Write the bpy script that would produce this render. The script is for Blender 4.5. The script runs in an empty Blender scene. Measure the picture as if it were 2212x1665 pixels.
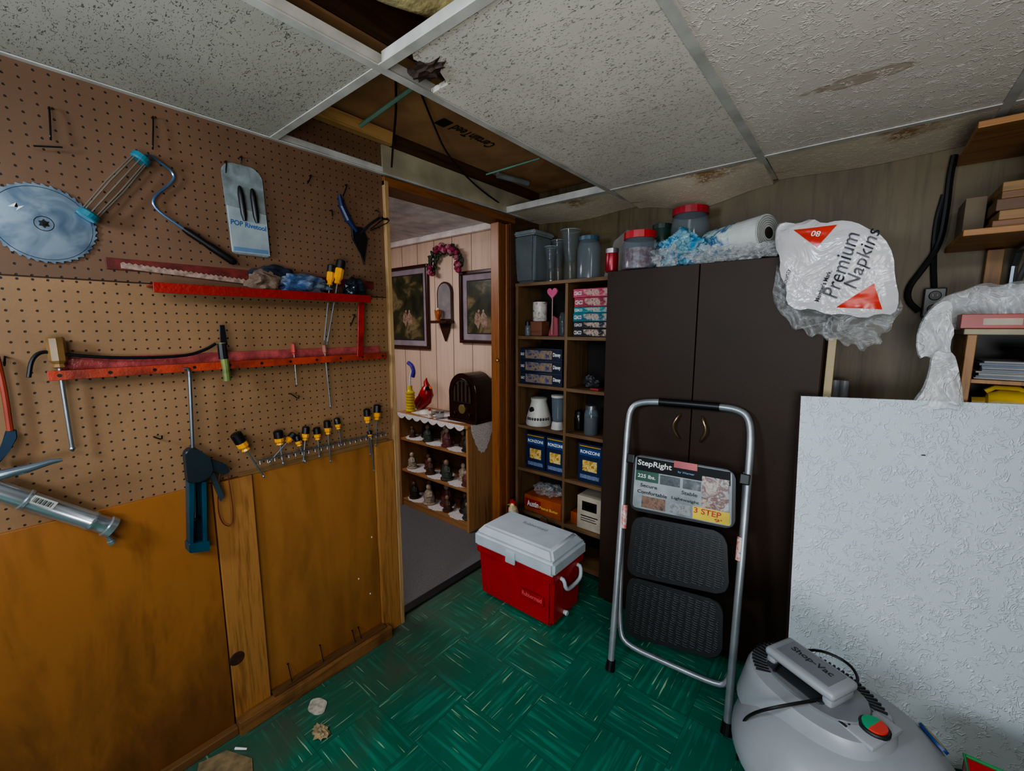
import bpy, bmesh, math, random
from math import sin, cos, pi, radians
from mathutils import Vector, Matrix, noise
random.seed(7)
S=bpy.context.scene; COL=S.collection
I4=Matrix.Identity(4)
# ------------------------------------------------ camera (measured from vanishing points)
FP=920.0; TH=radians(39.3); PH=radians(7.9); H=1.40
CF=Vector((-sin(TH)*cos(PH),cos(TH)*cos(PH),-sin(PH))); CR=Vector((cos(TH),sin(TH),0)); CU=CR.cross(CF)
CO=Vector((0,0,H))
cd=bpy.data.cameras.new("camera"); cam=bpy.data.objects.new("camera",cd); COL.objects.link(cam)
cd.sensor_fit='HORIZONTAL'; cd.sensor_width=36; cd.lens=FP/2212*36; cd.clip_start=.02
cam.matrix_world=Matrix(((CR.x,CU.x,-CF.x,0),(CR.y,CU.y,-CF.y,0),(CR.z,CU.z,-CF.z,H),(0,0,0,1)))
S.camera=cam
X0=-1.596; YB=2.21; ZC=2.023
def frame(ex,ey,o):
    ex=Vector(ex).normalized(); ey=Vector(ey).normalized(); ez=ex.cross(ey)
    return Matrix(((ex.x,ey.x,ez.x,o[0]),(ex.y,ey.y,ez.y,o[1]),(ex.z,ey.z,ez.z,o[2]),(0,0,0,1)))
WL=frame((0,1,0),(0,0,1),(X0,0,0))          # pegboard wall: u along wall, v up, w out of wall
def BK(y): return frame((1,0,0),(0,0,1),(0,y,0)) # planes parallel to back wall
def hit(fr,px,py,w=0.0):
    "survey: where the sight line meets the plane w of a real surface"
    d=CF*FP+CR*(px-1106)+CU*(832.5-py)
    inv=fr.inverted(); o=inv@CO; dl=inv.to_3x3()@d
    t=(w-o.z)/dl.z; p=o+dl*t
    return p.x,p.y
def h3(fr,px,py,w=0.0):
    a=hit(fr,px,py,w); return Vector((a[0],a[1],w))
def rect(fr,x0,y0,x1,y1,w=0):
    xm=(x0+x1)/2; ym=(y0+y1)/2
    return hit(fr,x0,ym,w)[0],hit(fr,xm,y1,w)[1],hit(fr,x1,ym,w)[0],hit(fr,xm,y0,w)[1]
# ------------------------------------------------ materials
def lin(h):
    h=h.lstrip('#'); o=[]
    for i in (0,2,4):
        c=int(h[i:i+2],16)/255; o.append(c/12.92 if c<=.04045 else ((c+.055)/1.055)**2.4)
    return (*o,1)
MC={}
def base(name):
    m=bpy.data.materials.new(name); m.use_nodes=True; nt=m.node_tree
    return m,nt,nt.nodes["Principled BSDF"]
def nd(nt,t,**kw):
    n=nt.nodes.new(t)
    for k,v in kw.items():
        if k in n.inputs.keys(): n.inputs[k].default_value=v
        else: setattr(n,k,v)
    return n
def ramp(nt,fac,stops):
    r=nt.nodes.new('ShaderNodeValToRGB'); e=r.color_ramp.elements
    while len(e)<len(stops): e.new(.5)
    for i,(p,c) in enumerate(stops):
        e[i].position=p; e[i].color=c if not isinstance(c,(int,float)) else (c,c,c,1)
    nt.links.new(fac,r.inputs[0]); return r.outputs[0]
def coords(nt,scale=(1,1,1),rot=(0,0,0)):
    tc=nt.nodes.new('ShaderNodeTexCoord'); mp=nt.nodes.new('ShaderNodeMapping')
    mp.inputs['Scale'].default_value=scale; mp.inputs['Rotation'].default_value=rot
    nt.links.new(tc.outputs['Object'],mp.inputs[0]); return mp.outputs[0]
def tex(nt,vec,scale,detail=3,dist=0,rough=.55):
    n=nd(nt,'ShaderNodeTexNoise',Scale=scale,Detail=detail,Distortion=dist,Roughness=rough)
    nt.links.new(vec,n.inputs['Vector']); return n.outputs[0]
def mix(nt,f,a,b,mode='MIX'):
    n=nt.nodes.new('ShaderNodeMix'); n.data_type='RGBA'; n.blend_type=mode
    for s,v in ((n.inputs[0],f),(n.inputs[6],a),(n.inputs[7],b)):
        if hasattr(v,'is_linked'): nt.links.new(v,s)
        else: s.default_value=v
    return n.outputs[2]
def mth(nt,op,a,b=None):
    n=nt.nodes.new('ShaderNodeMath'); n.operation=op
    for i,v in enumerate((a,b)):
        if v is None: continue
        if hasattr(v,'is_linked'): nt.links.new(v,n.inputs[i])
        else: n.inputs[i].default_value=v
    return n.outputs[0]
def bump(nt,b,hgt,st,dist=.01):
    n=nd(nt,'ShaderNodeBump',Strength=st,Distance=dist); nt.links.new(hgt,n.inputs['Height']); nt.links.new(n.outputs[0],b.inputs['Normal'])
def mat(c,rough=.5,metal=0,var=.18,vs=9,bmp=0,bs=60,alpha=1,coat=0,spec=.5):
    k=(c,rough,metal,var,vs,bmp,bs,alpha,coat,spec)
    if k in MC: return MC[k]
    m,nt,b=base("mat_"+c.strip('#')); col=lin(c)
    b.inputs['Roughness'].default_value=rough; b.inputs['Metallic'].default_value=metal; b.inputs['Specular IOR Level'].default_value=spec
    b.inputs['Alpha'].default_value=alpha; b.inputs['Coat Weight'].default_value=coat
    v=coords(nt); n=tex(nt,v,vs,4)
    dk=tuple(x*(1-min(.6,var*1.6)) for x in col[:3])+(1,); lt=tuple(min(1,x*(1+var*.5)) for x in col[:3])+(1,)
    nt.links.new(ramp(nt,n,[(.3,dk),(.62,lt)]),b.inputs['Base Color'])
    if bmp: bump(nt,b,tex(nt,v,bs,4),bmp)
    MC[k]=m; return m
def wood(c1,c2,axis=0,sc=1.0,rough=.5,st=14,dirt=0,vert=1,low=0):
    k=('w',c1,c2,axis,sc,rough,st,dirt)
    if k in MC: return MC[k]
    m,nt,b=base("wood_"+c1.strip('#')); s=[st*1.0]*3; s[axis]=1.1
    s=[x*sc for x in s]; v=coords(nt,tuple(s)); n=tex(nt,v,1.5,5,1.2); n2=tex(nt,v,7,4,.3)
    f=mth(nt,'ADD',mth(nt,'MULTIPLY',n,.7),mth(nt,'MULTIPLY',n2,.3))
    c=ramp(nt,f,[(.33,lin(c2)),(.5,lin(c1)),(.6,lin(c1)),(.72,lin(c2))])
    if dirt:
        sv=[5,5,5]; sv[vert]=1.4
        g=tex(nt,coords(nt,tuple(sv)),1.3,7,.5,.65)
        if low:
            tc=nt.nodes.new('ShaderNodeTexCoord'); sp=nt.nodes.new('ShaderNodeSeparateXYZ'); nt.links.new(tc.outputs['Object'],sp.inputs[0])
            g=mth(nt,'ADD',g,mth(nt,'MULTIPLY',sp.outputs[vert],-low))
        c=mix(nt,mth(nt,'MULTIPLY',ramp(nt,g,[(.44,0.0),(.75,1.0)]),dirt),c,lin('#2e190c'))
    nt.links.new(c,b.inputs['Base Color']); b.inputs['Roughness'].default_value=rough
    bump(nt,b,f,.12); MC[k]=m; return m
def pegmat(c1,c2,name):
    m,nt,b=base(name); tc=nt.nodes.new('ShaderNodeTexCoord'); sp=nt.nodes.new('ShaderNodeSeparateXYZ')
    nt.links.new(tc.outputs['Object'],sp.inputs[0]); q=[]
    for i in (0,1):
        f=mth(nt,'SUBTRACT',mth(nt,'FRACT',mth(nt,'DIVIDE',mth(nt,'ADD',sp.outputs[i],50.0),.0254)),.5); q.append(mth(nt,'MULTIPLY',f,f))
    d=mth(nt,'SQRT',mth(nt,'ADD',q[0],q[1])); hole=ramp(nt,d,[(.088,0.0),(.125,1.0)])
    v=coords(nt); n=tex(nt,v,2.3,6,.6); fine=tex(nt,v,260,2)
    c=ramp(nt,n,[(.32,lin(c2)),(.62,lin(c1))]); c=mix(nt,mth(nt,'MULTIPLY',fine,.3),c,lin('#4a3424'))
    c=mix(nt,hole,lin('#140c07'),c); nt.links.new(c,b.inputs['Base Color']); b.inputs['Roughness'].default_value=.6
    bump(nt,b,hole,.5,.003); return m
def tilemat(c,name,pit='#7c786e'):
    m,nt,b=base(name); v=coords(nt,(1,2.4,1),(0,0,.5)); n=tex(nt,v,68,2,1.8,.45)
    big=tex(nt,coords(nt),2.2,4); p=ramp(nt,n,[(.61,1.0),(.65,0.0)])
    dk=tuple(x*.80 for x in lin(c)[:3])+(1,)
    cc=ramp(nt,big,[(.3,dk),(.65,lin(c))]); cc=mix(nt,p,lin(pit),cc)
    nt.links.new(cc,b.inputs['Base Color']); b.inputs['Roughness'].default_value=.9; bump(nt,b,p,.5,.003); return m
def stucco(c,name,sc=26,st=.7,stain=0,wd=.05,gain=1.18,blot=None):
    m,nt,b=base(name); v=coords(nt); n=tex(nt,v,sc,2,1.2)
    r=mth(nt,'ABSOLUTE',mth(nt,'SUBTRACT',n,.5)); rr=ramp(nt,r,[(.006,1.0),(wd,0.0)])
    msk=ramp(nt,tex(nt,v,sc*.8,2),[(.42,0.0),(.54,1.0)]); hh=mth(nt,'MULTIPLY',rr,msk)
    cc=ramp(nt,tex(nt,v,1.8,4),[(.3,tuple(x*.9 for x in lin(c)[:3])+(1,)),(.6,lin(c))])
    if stain:
        sn=tex(nt,coords(nt,(1,2.5,1)),2.0,4,.4); cc=mix(nt,mth(nt,'MULTIPLY',ramp(nt,sn,[(.57,0.0),(.63,.6),(.66,1.0),(.69,.5),(.8,.6)]),stain),cc,lin('#8e6a42'))
    if blot:   # one water stain: soft ring around a point on the panel
        tc=nt.nodes.new('ShaderNodeTexCoord'); mp=nt.nodes.new('ShaderNodeMapping'); mp.inputs['Location'].default_value=(-blot[0],-blot[1],0); nt.links.new(tc.outputs['Object'],mp.inputs[0])
        m2=nt.nodes.new('ShaderNodeMapping'); m2.inputs['Scale'].default_value=(1/blot[2],1/blot[3],0); nt.links.new(mp.outputs[0],m2.inputs[0])
        ln=nt.nodes.new('ShaderNodeVectorMath'); ln.operation='LENGTH'; nt.links.new(m2.outputs[0],ln.inputs[0])
        dd_=mth(nt,'ADD',ln.outputs['Value'],mth(nt,'MULTIPLY',mth(nt,'SUBTRACT',tex(nt,v,14,4),.5),1.6))
        cc=mix(nt,mth(nt,'MULTIPLY',ramp(nt,dd_,[(.0,.8),(.6,.6),(.85,1.0),(1.0,0.0)]),.7),cc,lin('#8a6c50'))
    cc=mix(nt,hh,cc,tuple(min(1,x*gain) for x in lin(c)[:3])+(1,))
    nt.links.new(cc,b.inputs['Base Color']); b.inputs['Roughness'].default_value=.5
    bump(nt,b,mth(nt,'ADD',hh,mth(nt,'MULTIPLY',tex(nt,v,sc*6,2),.10)),st,.004); return m
def crinkmat(c,name,a0=.10,a1=.6,sc=14,bst=.8,rough=.12):
    "thin wrinkled film: opaque creases imitate wrinkle highlights, flats stay clearer"
    m,nt,b=base(name); v=coords(nt); n=tex(nt,v,sc,3,1.2,.5)
    r=mth(nt,'ABSOLUTE',mth(nt,'SUBTRACT',n,.5)); w=ramp(nt,r,[(.0,1.0),(.02,.3),(.09,0.0)])
    nt.links.new(ramp(nt,w,[(0,a0),(1,a1)]),b.inputs['Alpha']); b.inputs['Base Color'].default_value=lin(c); b.inputs['Roughness'].default_value=rough  # highlights along the wrinkles are put into the alpha
    bump(nt,b,mth(nt,'ADD',w,mth(nt,'MULTIPLY',n,2.0)),bst,.006); return m
def floormat():
    m,nt,b=base("green_streaked_floor_tile"); tc=nt.nodes.new('ShaderNodeTexCoord'); sp=nt.nodes.new('ShaderNodeSeparateXYZ')
    nt.links.new(tc.outputs['Object'],sp.inputs[0]); T=.2286; fx=[];cell=[]
    for i in (0,1):
        d=mth(nt,'DIVIDE',mth(nt,'ADD',sp.outputs[i],20.03),T); fx.append(mth(nt,'FRACT',d)); cell.append(mth(nt,'FLOOR',d))
    par=mth(nt,'MODULO',mth(nt,'ADD',cell[0],cell[1]),2.0); par=mth(nt,'GREATER_THAN',par,.5)
    def st(s,t0,t1,dd=.08): return ramp(nt,tex(nt,coords(nt,s),1.0,2,dd,.4),[(t0,0.0),(t1,1.0)])
    f=mix(nt,par,st((5.5,135,1),.66,.70),st((135,5.5,1),.66,.70))
    f2=mix(nt,par,st((4,60,3),.50,.70),st((60,4,3),.50,.70))
    gr=mix(nt,mth(nt,'MULTIPLY',f2,.55),lin('#0c634e'),lin('#229078'))
    col=mix(nt,mth(nt,'MULTIPLY',f,.8),gr,lin('#a8c6a4'))
    e=[]
    for q in fx: e.append(mth(nt,'LESS_THAN',mth(nt,'MINIMUM',q,mth(nt,'SUBTRACT',1.0,q)),.005))
    col=mix(nt,mth(nt,'MULTIPLY',mth(nt,'MAXIMUM',e[0],e[1]),.45),col,lin('#053024'))
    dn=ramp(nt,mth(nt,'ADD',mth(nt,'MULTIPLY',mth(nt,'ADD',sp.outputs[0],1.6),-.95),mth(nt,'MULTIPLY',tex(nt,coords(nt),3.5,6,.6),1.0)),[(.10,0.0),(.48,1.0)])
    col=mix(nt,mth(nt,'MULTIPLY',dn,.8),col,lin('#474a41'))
    wear=ramp(nt,tex(nt,coords(nt),2.1,5,.4),[(.48,0.0),(.72,.45)]); col=mix(nt,wear,col,lin('#0a4838'))
    nt.links.new(col,b.inputs['Base Color']); b.inputs['Roughness'].default_value=.22
    bump(nt,b,tex(nt,coords(nt),14,2),.06); return m
def panelmat(c,name,gap=.2,axis=0,groove='#6a5340'):
    m,nt,b=base(name); tc=nt.nodes.new('ShaderNodeTexCoord'); sp=nt.nodes.new('ShaderNodeSeparateXYZ')
    nt.links.new(tc.outputs['Object'],sp.inputs[0]); fr=mth(nt,'FRACT',mth(nt,'DIVIDE',mth(nt,'ADD',sp.outputs[axis],20.0),gap))
    g=mth(nt,'LESS_THAN',fr,.03); s=[16,16,1.2]
    n=tex(nt,coords(nt,tuple(s)),1.5,5,.8); c0=lin(c)
    cc=ramp(nt,n,[(.3,tuple(x*.85 for x in c0[:3])+(1,)),(.6,c0)]); cc=mix(nt,g,cc,lin(groove))
    nt.links.new(cc,b.inputs['Base Color']); b.inputs['Roughness'].default_value=.6; return m
def artmat(cols,name,sc=9,rough=.35):
    m,nt,b=base(name); n=tex(nt,coords(nt),sc,4,.6)
    L=len(cols); nt.links.new(ramp(nt,n,[(.28+.44*i/(L-1),lin(c)) for i,c in enumerate(cols)]),b.inputs['Base Color'])
    b.inputs['Roughness'].default_value=rough; return m
def ribmat(c,name,sx,sy):
    m,nt,b=base(name); w=nd(nt,'ShaderNodeTexVoronoi',Scale=1.0,Randomness=.2); nt.links.new(coords(nt,(sx,sy,1)),w.inputs['Vector'])
    r=ramp(nt,w.outputs['Distance'],[(.30,0.0),(.42,1.0)]); nt.links.new(mix(nt,r,lin(c),tuple(x*1.35 for x in lin(c)[:3])+(1,)),b.inputs['Base Color'])
    b.inputs['Roughness'].default_value=.4; bump(nt,b,r,.28,.002); return m
CLEAR=mat('#6c767a',.08,0,.05,alpha=.2); CLEARB=mat('#76848e',.12,0,.05,alpha=.36)
CRINK=crinkmat('#dfe3e6','crinkled_clear_film',.06,.5); CRINKW=crinkmat('#e4e6e8','crinkled_white_film',.34,.9,10,.7,.2)
BLACK=mat('#0b0b0d',.42); DKMET=mat('#222226',.38,.6); STEEL=mat('#8a9096',.32,.85); CHROME=mat('#b8c0c8',.24,.85,.08); WHITE=mat('#dcdedc',.45,var=.08)
RED=mat('#8e2018',.4,bmp=.15,var=.3,vs=20); YEL=mat('#cf8c14',.25,var=.3); GREY=mat('#84878b',.4)
# ------------------------------------------------ object plumbing
def tag(o,label=None,cat=None,group=None,kind=None):
    if label: o["label"]=label
    if cat: o["category"]=cat
    if group: o["group"]=group
    if kind: o["kind"]=kind
class Thing:
    def __init__(s,name,label,cat,o,fr=I4,group=None,kind=None):
        s.T=Matrix.Translation(Vector(o)); s.Ti=s.T.inverted(); s.o=bpy.data.objects.new(name,None); s.o.empty_display_size=.05
        COL.objects.link(s.o); s.o.matrix_world=fr@s.T; tag(s.o,label,cat,group,kind)
    def add(s,bm,name,m,par=None,label=None,smooth=False,kind=None):
        bm.transform(s.Ti); o=mk(bm,name,m,smooth); o.parent=par or s.o; tag(o,label,kind=kind); return o
def mk(bm,name,m,smooth):
    bmesh.ops.recalc_face_normals(bm,faces=bm.faces[:])
    me=bpy.data.meshes.new(name); bm.to_mesh(me); bm.free(); me.materials.append(m)
    if smooth:
        for p in me.polygons: p.use_smooth=True
        try: me.set_sharp_from_angle(angle=radians(42))
        except Exception: pass
    o=bpy.data.objects.new(name,me); COL.objects.link(o); return o
def solo(bm,name,m,label=None,cat=None,fr=I4,group=None,kind=None,smooth=False,keep=False):
    if keep: c=Vector((0,0,0))
    else:
        lo=[min(v.co[i] for v in bm.verts) for i in range(3)]; hi=[max(v.co[i] for v in bm.verts) for i in range(3)]
        c=Vector(((lo[0]+hi[0])/2,(lo[1]+hi[1])/2,(lo[2]+hi[2])/2))
    bm.transform(Matrix.Translation(-c)); o=mk(bm,name,m,smooth); o.matrix_world=fr@Matrix.Translation(c); tag(o,label,cat,group,kind); return o
# ------------------------------------------------ geometry
B=bmesh.new
def gbox(a,b,bev=0,bm=None,seg=2):
    t=B(); x0,y0,z0=[min(a[i],b[i]) for i in range(3)]; x1,y1,z1=[max(a[i],b[i]) for i in range(3)]
    v=[t.verts.new(p) for p in ((x0,y0,z0),(x1,y0,z0),(x1,y1,z0),(x0,y1,z0),(x0,y0,z1),(x1,y0,z1),(x1,y1,z1),(x0,y1,z1))]
    for f in ((0,3,2,1),(4,5,6,7),(0,1,5,4),(1,2,6,5),(2,3,7,6),(3,0,4,7)): t.faces.new([v[i] for i in f])
    if bev:
        bev=min(bev,.45*min(x1-x0,y1-y0,z1-z0)); bmesh.ops.bevel(t,geom=t.edges[:],offset=bev,segments=seg,affect='EDGES',profile=.5)
    return merge(bm,t)
def merge(bm,t):
    if bm is None: return t
    me=bpy.data.meshes.new("t"); t.to_mesh(me); t.free(); bm.from_mesh(me); bpy.data.meshes.remove(me); return bm
def gtube(pts,r,n=10,closed=False,bm=None,cap=True):
    bm=bm or B(); P=[Vector(p) for p in pts]; k=len(P); R=r if isinstance(r,(list,tuple)) else [r]*k
    rings=[]; prev=None
    for i in range(k):
        if closed: d=(P[(i+1)%k]-P[i-1])
        else: d=P[min(i+1,k-1)]-P[max(i-1,0)]
        d.normalize()
        if prev is None:
            a=Vector((0,0,1)) if abs(d.z)<.9 else Vector((1,0,0)); nrm=d.cross(a).normalized()
        else:
            nrm=prev-d*prev.dot(d)
            nrm=nrm.normalized() if nrm.length>1e-6 else d.orthogonal().normalized()
        prev=nrm; bi=d.cross(nrm)
        rings.append([bm.verts.new(P[i]+(nrm*cos(2*pi*j/n)+bi*sin(2*pi*j/n))*max(R[i],1e-4)) for j in range(n)])
    for i in range(k if closed else k-1):
        a=rings[i]; b=rings[(i+1)%k]
        for j in range(n): bm.faces.new((a[j],a[(j+1)%n],b[(j+1)%n],b[j]))
    if not closed and cap: bm.faces.new(rings[0][::-1]); bm.faces.new(rings[-1])
    return bm
def smoothpts(pts,it=2,closed=False):
    P=[Vector(p) for p in pts]
    for _ in range(it):
        Q=[] if closed else [P[0]]
        k=len(P)
        for i in range(k if closed else k-1):
            a,b=P[i],P[(i+1)%k]; Q+= [a*.75+b*.25,a*.25+b*.75]
        if not closed: Q.append(P[-1])
        P=Q
    return P
def gcyl(a,b,r,r2=None,n=20,bm=None): return gtube([a,b],[r,r if r2 is None else r2],n,bm=bm)
def gax(A,Bp,prof,n=20,bm=None):
    A=Vector(A);d=(Vector(Bp)-A).normalized()
    bm=bm or B(); a=Vector((0,0,1)) if abs(d.z)<.9 else Vector((1,0,0)); u=d.cross(a).normalized(); w=d.cross(u); rings=[]
    for t,r in prof: rings.append([bm.verts.new(A+d*t+(u*cos(2*pi*j/n)+w*sin(2*pi*j/n))*max(r,1e-4)) for j in range(n)])
    for x,y in zip(rings[:-1],rings[1:]):
        for j in range(n): bm.faces.new((x[j],x[(j+1)%n],y[(j+1)%n],y[j]))
    bm.faces.new(rings[0][::-1]); bm.faces.new(rings[-1]); return bm
def lathe(c,prof,n=24,bm=None): return gax(Vector(c),Vector(c)+Vector((0,0,1)),prof,n,bm)
def vlathe(c,prof,n=24,bm=None): return gax(Vector(c),Vector(c)+Vector((0,1,0)),prof,n,bm)
def gpoly(pts,w0,w1,bev=0,bm=None):
    t=B(); a=[t.verts.new((p[0],p[1],w0)) for p in pts]; b=[t.verts.new((p[0],p[1],w1)) for p in pts]; k=len(pts)
    t.faces.new(a[::-1]); t.faces.new(b)
    for i in range(k): t.faces.new((a[i],a[(i+1)%k],b[(i+1)%k],b[i]))
    if bev: bmesh.ops.bevel(t,geom=t.edges[:],offset=bev,segments=1,affect='EDGES')
    return merge(bm,t)
def rnd(pts,r,n=4):
    out=[];P=[Vector((p[0],p[1])) for p in pts];k=len(P)
    for i in range(k):
        p=P[i];a=(P[i-1]-p);b=(P[(i+1)%k]-p);ra=min(r,a.length*.45,b.length*.45);A=p+a.normalized()*ra;C=p+b.normalized()*ra
        for j in range(n+1):
            t=j/n; q=A*(1-t)**2+p*2*t*(1-t)+C*t*t; out.append((q.x,q.y))
    return out
def gsph(c,r,n=2,bm=None,amp=0,fr=3,seed=0,rot=None):
    t=B(); bmesh.ops.create_icosphere(t,subdivisions=n,radius=1)
    r=(r,r,r) if isinstance(r,(int,float)) else r
    for v in t.verts:
        s=1
        if amp: s+=amp*noise.noise(v.co*fr+Vector((seed*7.3,seed,0)))+amp*.5*abs(noise.noise(v.co*fr*2.7+Vector((seed,3,seed))))
        v.co=Vector((v.co.x*r[0]*s,v.co.y*r[1]*s,v.co.z*r[2]*s))
    if rot: t.transform(rot)
    t.transform(Matrix.Translation(Vector(c))); return merge(bm,t)
def gtext(s,cx,cy,w,width=None,height=None,rot=0,shear=0,bold=0,ex=.0006,fn=None):
    cu=bpy.data.curves.new("t",'FONT'); cu.body=s; cu.size=1; cu.shear=shear; cu.offset=bold; cu.resolution_u=3
    o=bpy.data.objects.new("t",cu); COL.objects.link(o); bpy.context.view_layer.update()
    dg=bpy.context.evaluated_depsgraph_get(); me=bpy.data.meshes.new_from_object(o.evaluated_get(dg))
    bm=B(); bm.from_mesh(me); bpy.data.objects.remove(o); bpy.data.curves.remove(cu); bpy.data.meshes.remove(me)
    xs=[v.co.x for v in bm.verts]; ys=[v.co.y for v in bm.verts]
    W=max(xs)-min(xs); Hh=max(ys)-min(ys); sx=(width/W) if width else None; sy=(height/Hh) if height else None
    sx=sx or sy; sy=sy or sx; mx=(max(xs)+min(xs))/2; my=(max(ys)+min(ys))/2
    for v in bm.verts: v.co=Vector(((v.co.x-mx)*sx,(v.co.y-my)*sy,0))
    bm.transform(Matrix.Translation((cx,cy,w))@Matrix.Rotation(rot,4,'Z'))
    if fn:
        for v in bm.verts: v.co.z=fn(v.co.x,v.co.y)+ex
    return bm
# ================================================================= STRUCTURE
K='structure'
PEGU=pegmat('#6e503a','#5c422f','pegboard_brown'); PEGL=pegmat('#8c6a49','#765839','pegboard_tan')
solo(gbox((-1.64,-1.8,-.1),(1.6,2.31,0)),'floor',floormat(),kind=K,keep=True)
carpet=mat('#6c6a6c',.95,0,.3,300,.6,400)
solo(gbox((-4.3,-.6,-.1),(-1.64,2.33,.004)),'floor_carpet',carpet,kind=K,keep=True)
solo(gbox((-1.665,1.113,.0),(-1.615,1.95,.012),.004),'trim_1',mat('#1a1a1c',.5),kind=K)
bm=B()
for a,b in (((-1.70,-1.8,0),(X0,1.113,2.5)),((-1.70,1.113,1.99),(X0,1.95,2.5)),((-1.70,1.95,0),(X0,2.31,2.5))): gbox(a,b,bm=bm)
solo(bm,'wall_left',wood('#4a321c','#2e1c0e',1),kind=K,keep=True)
solo(gbox((-1.596,YB,0),(1.6,2.31,2.5)),'wall_back',wood('#564a30','#3d331f',2,.7,dirt=.6,vert=2),kind=K,keep=True)
solo(gbox((1.6,-1.8,0),(1.7,2.31,2.5)),'wall_right',mat('#4c4532'),kind=K,keep=True)
solo(gbox((-1.7,-1.9,0),(1.7,-1.8,2.5)),'wall_front',mat('#6a6456'),kind=K,keep=True)
PINK=panelmat('#ccb09c','pink_panelling',.2)
solo(gbox((-4.4,2.23,0),(-1.70,2.33,2.5)),'wall_adjoining_back',PINK,kind=K,keep=True)
solo(gbox((-4.4,-.7,0),(-4.3,2.33,2.5)),'wall_adjoining_left',PINK,kind=K,keep=True)
solo(gbox((-4.4,-.8,0),(-1.7,-.7,2.5)),'wall_adjoining_front',PINK,kind=K,keep=True)
solo(gbox((-4.3,-.7,2.09),(-1.70,2.23,2.14)),'ceiling_adjoining',mat('#e6e2e4',.9,bmp=.3,bs=90),kind=K,keep=True)
solo(gbox((-4.3,2.19,2.045),(-1.70,2.23,2.09),.008),'trim_2',mat('#e4dad4'),kind=K)
solo(gbox((-4.3,1.2,2.082),(-1.70,1.222,2.09)),'trim_3',WHITE,kind=K)
solo(gbox((-2.7,-.7,2.082),(-2.678,2.2,2.09)),'trim_4',WHITE,kind=K)
solo(gbox((-1.7,-1.9,2.5),(1.7,2.31,2.6)),'ceiling',wood('#24170c','#160c05',1),kind=K,keep=True)
seam=1.521; PT=.90
solo(gpoly([(-1.79,seam+.002),(1.095,seam+.002),(1.095,2.135),(-1.79,2.135)],.001,.006),'pegboard_sheet',PEGU,'dark brown perforated hardboard sheet covering the upper wall','pegboard',WL,'pegboard sheets on the workshop wall')
solo(gpoly([(-1.79,PT),(1.095,PT),(1.095,seam-.002),(-1.79,seam-.002)],.001,.006),'pegboard_sheet',PEGL,'tan perforated hardboard sheet above the plywood','pegboard',WL,'pegboard sheets on the workshop wall')
PLY=wood('#8e5a2c','#704620',1,.8,.3,5,.55,1,.5); PLY2=wood('#946232','#7c5228',1,.5,.35,5,.35,1,.3)
solo(gbox((-1.79,.001,.001),(.402,PT,.018),.001),'plywood_panel',PLY,'water-stained brown plywood panel under the pegboard','panel',WL,'plywood panels')
solo(gbox((.524,.054,.001),(.998,PT-.002,.008),.001),'plywood_panel',PLY2,'golden plywood panel set between two boards','panel',WL,'plywood panels')
BRD=wood('#9c6c3a','#68421e',1,1.3,.45,18)
solo(gbox((.406,.045,.0),(.520,PT-.002,.022),.002),'trim_5',BRD,kind=K,fr=WL)
solo(gbox((1.0,.0,.0),(1.094,PT+.0,.020),.002),'trim_6',BRD,kind=K,fr=WL)
solo(gbox((-1.79,0,.018),(.404,.03,.045),.003),'trim_7',wood('#6a4828','#3d2814',0),kind=K,fr=WL)
solo(gbox((.404,0,.022),(1.02,.052,.06),.003),'trim_8',wood('#825a32','#50341a',0,1.0,.5,16,.6),kind=K,fr=WL)
solo(gbox((.524,.052,.008),(1.0,.062,.045),.002),'trim_9',wood('#5e4024','#332112',0),kind=K,fr=WL)
k=hit(WL,512,1422,.0222); bm=gax((k[0],k[1],.022),(k[0],k[1],.03),[(0,.024),(.001,.022)],18); solo(bm,'trim_10',mat('#3b1e0e',.6,0,.4,60),kind=K,fr=WL)
solo(gbox((1.096,0,0),(1.116,1.995,.022),.002),'trim_11',wood('#a88860','#7c603c',1),kind=K,fr=WL)
solo(gbox((1.096,1.975,-.10),(1.955,2.012,.022),.002),'trim_12',wood('#7a4a24','#523012',0),kind=K,fr=WL)
solo(gbox((1.113,0,-.104),(1.122,1.975,0)),'trim_13',wood('#5a3a20','#3a2412',1),kind=K,fr=WL)
solo(gbox((1.925,0,-.104),(1.955,1.975,.01),.002),'trim_14',wood('#4c2c14','#32190a',1),kind=K,fr=WL)
solo(gbox((1.098,2.03,0.001),(2.2,2.135,.012)),'trim_15',mat('#a0967c',.8,var=.3,vs=3),kind=K,fr=WL)
solo(gbox((.80,2.138,0),(1.14,2.186,.04),.002),'trim_16',wood('#b08a58','#8a6438',0),kind=K,fr=WL)
dr=Thing('door_1','folded wooden accordion door pushed against the jamb','door',(1.86,0,-.05),WL,kind=K)
DW=wood('#7e4a22','#5c3416',1,1.2,.4,20)
for i in range(3):
    a=1.822+i*.034
    dr.add(gbox((a,.02,-.05),(a+.028,1.965,.010-.008*(i%2)),.004),'door_panel',DW)
dr.add(gax(h3(WL,1074,778,.012),h3(WL,1074,778,.04),[(0,.006),(.004,.006),(.012,.010),(.018,.006)],14),'knob',mat('#6a4a28',.3,.8))
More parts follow.
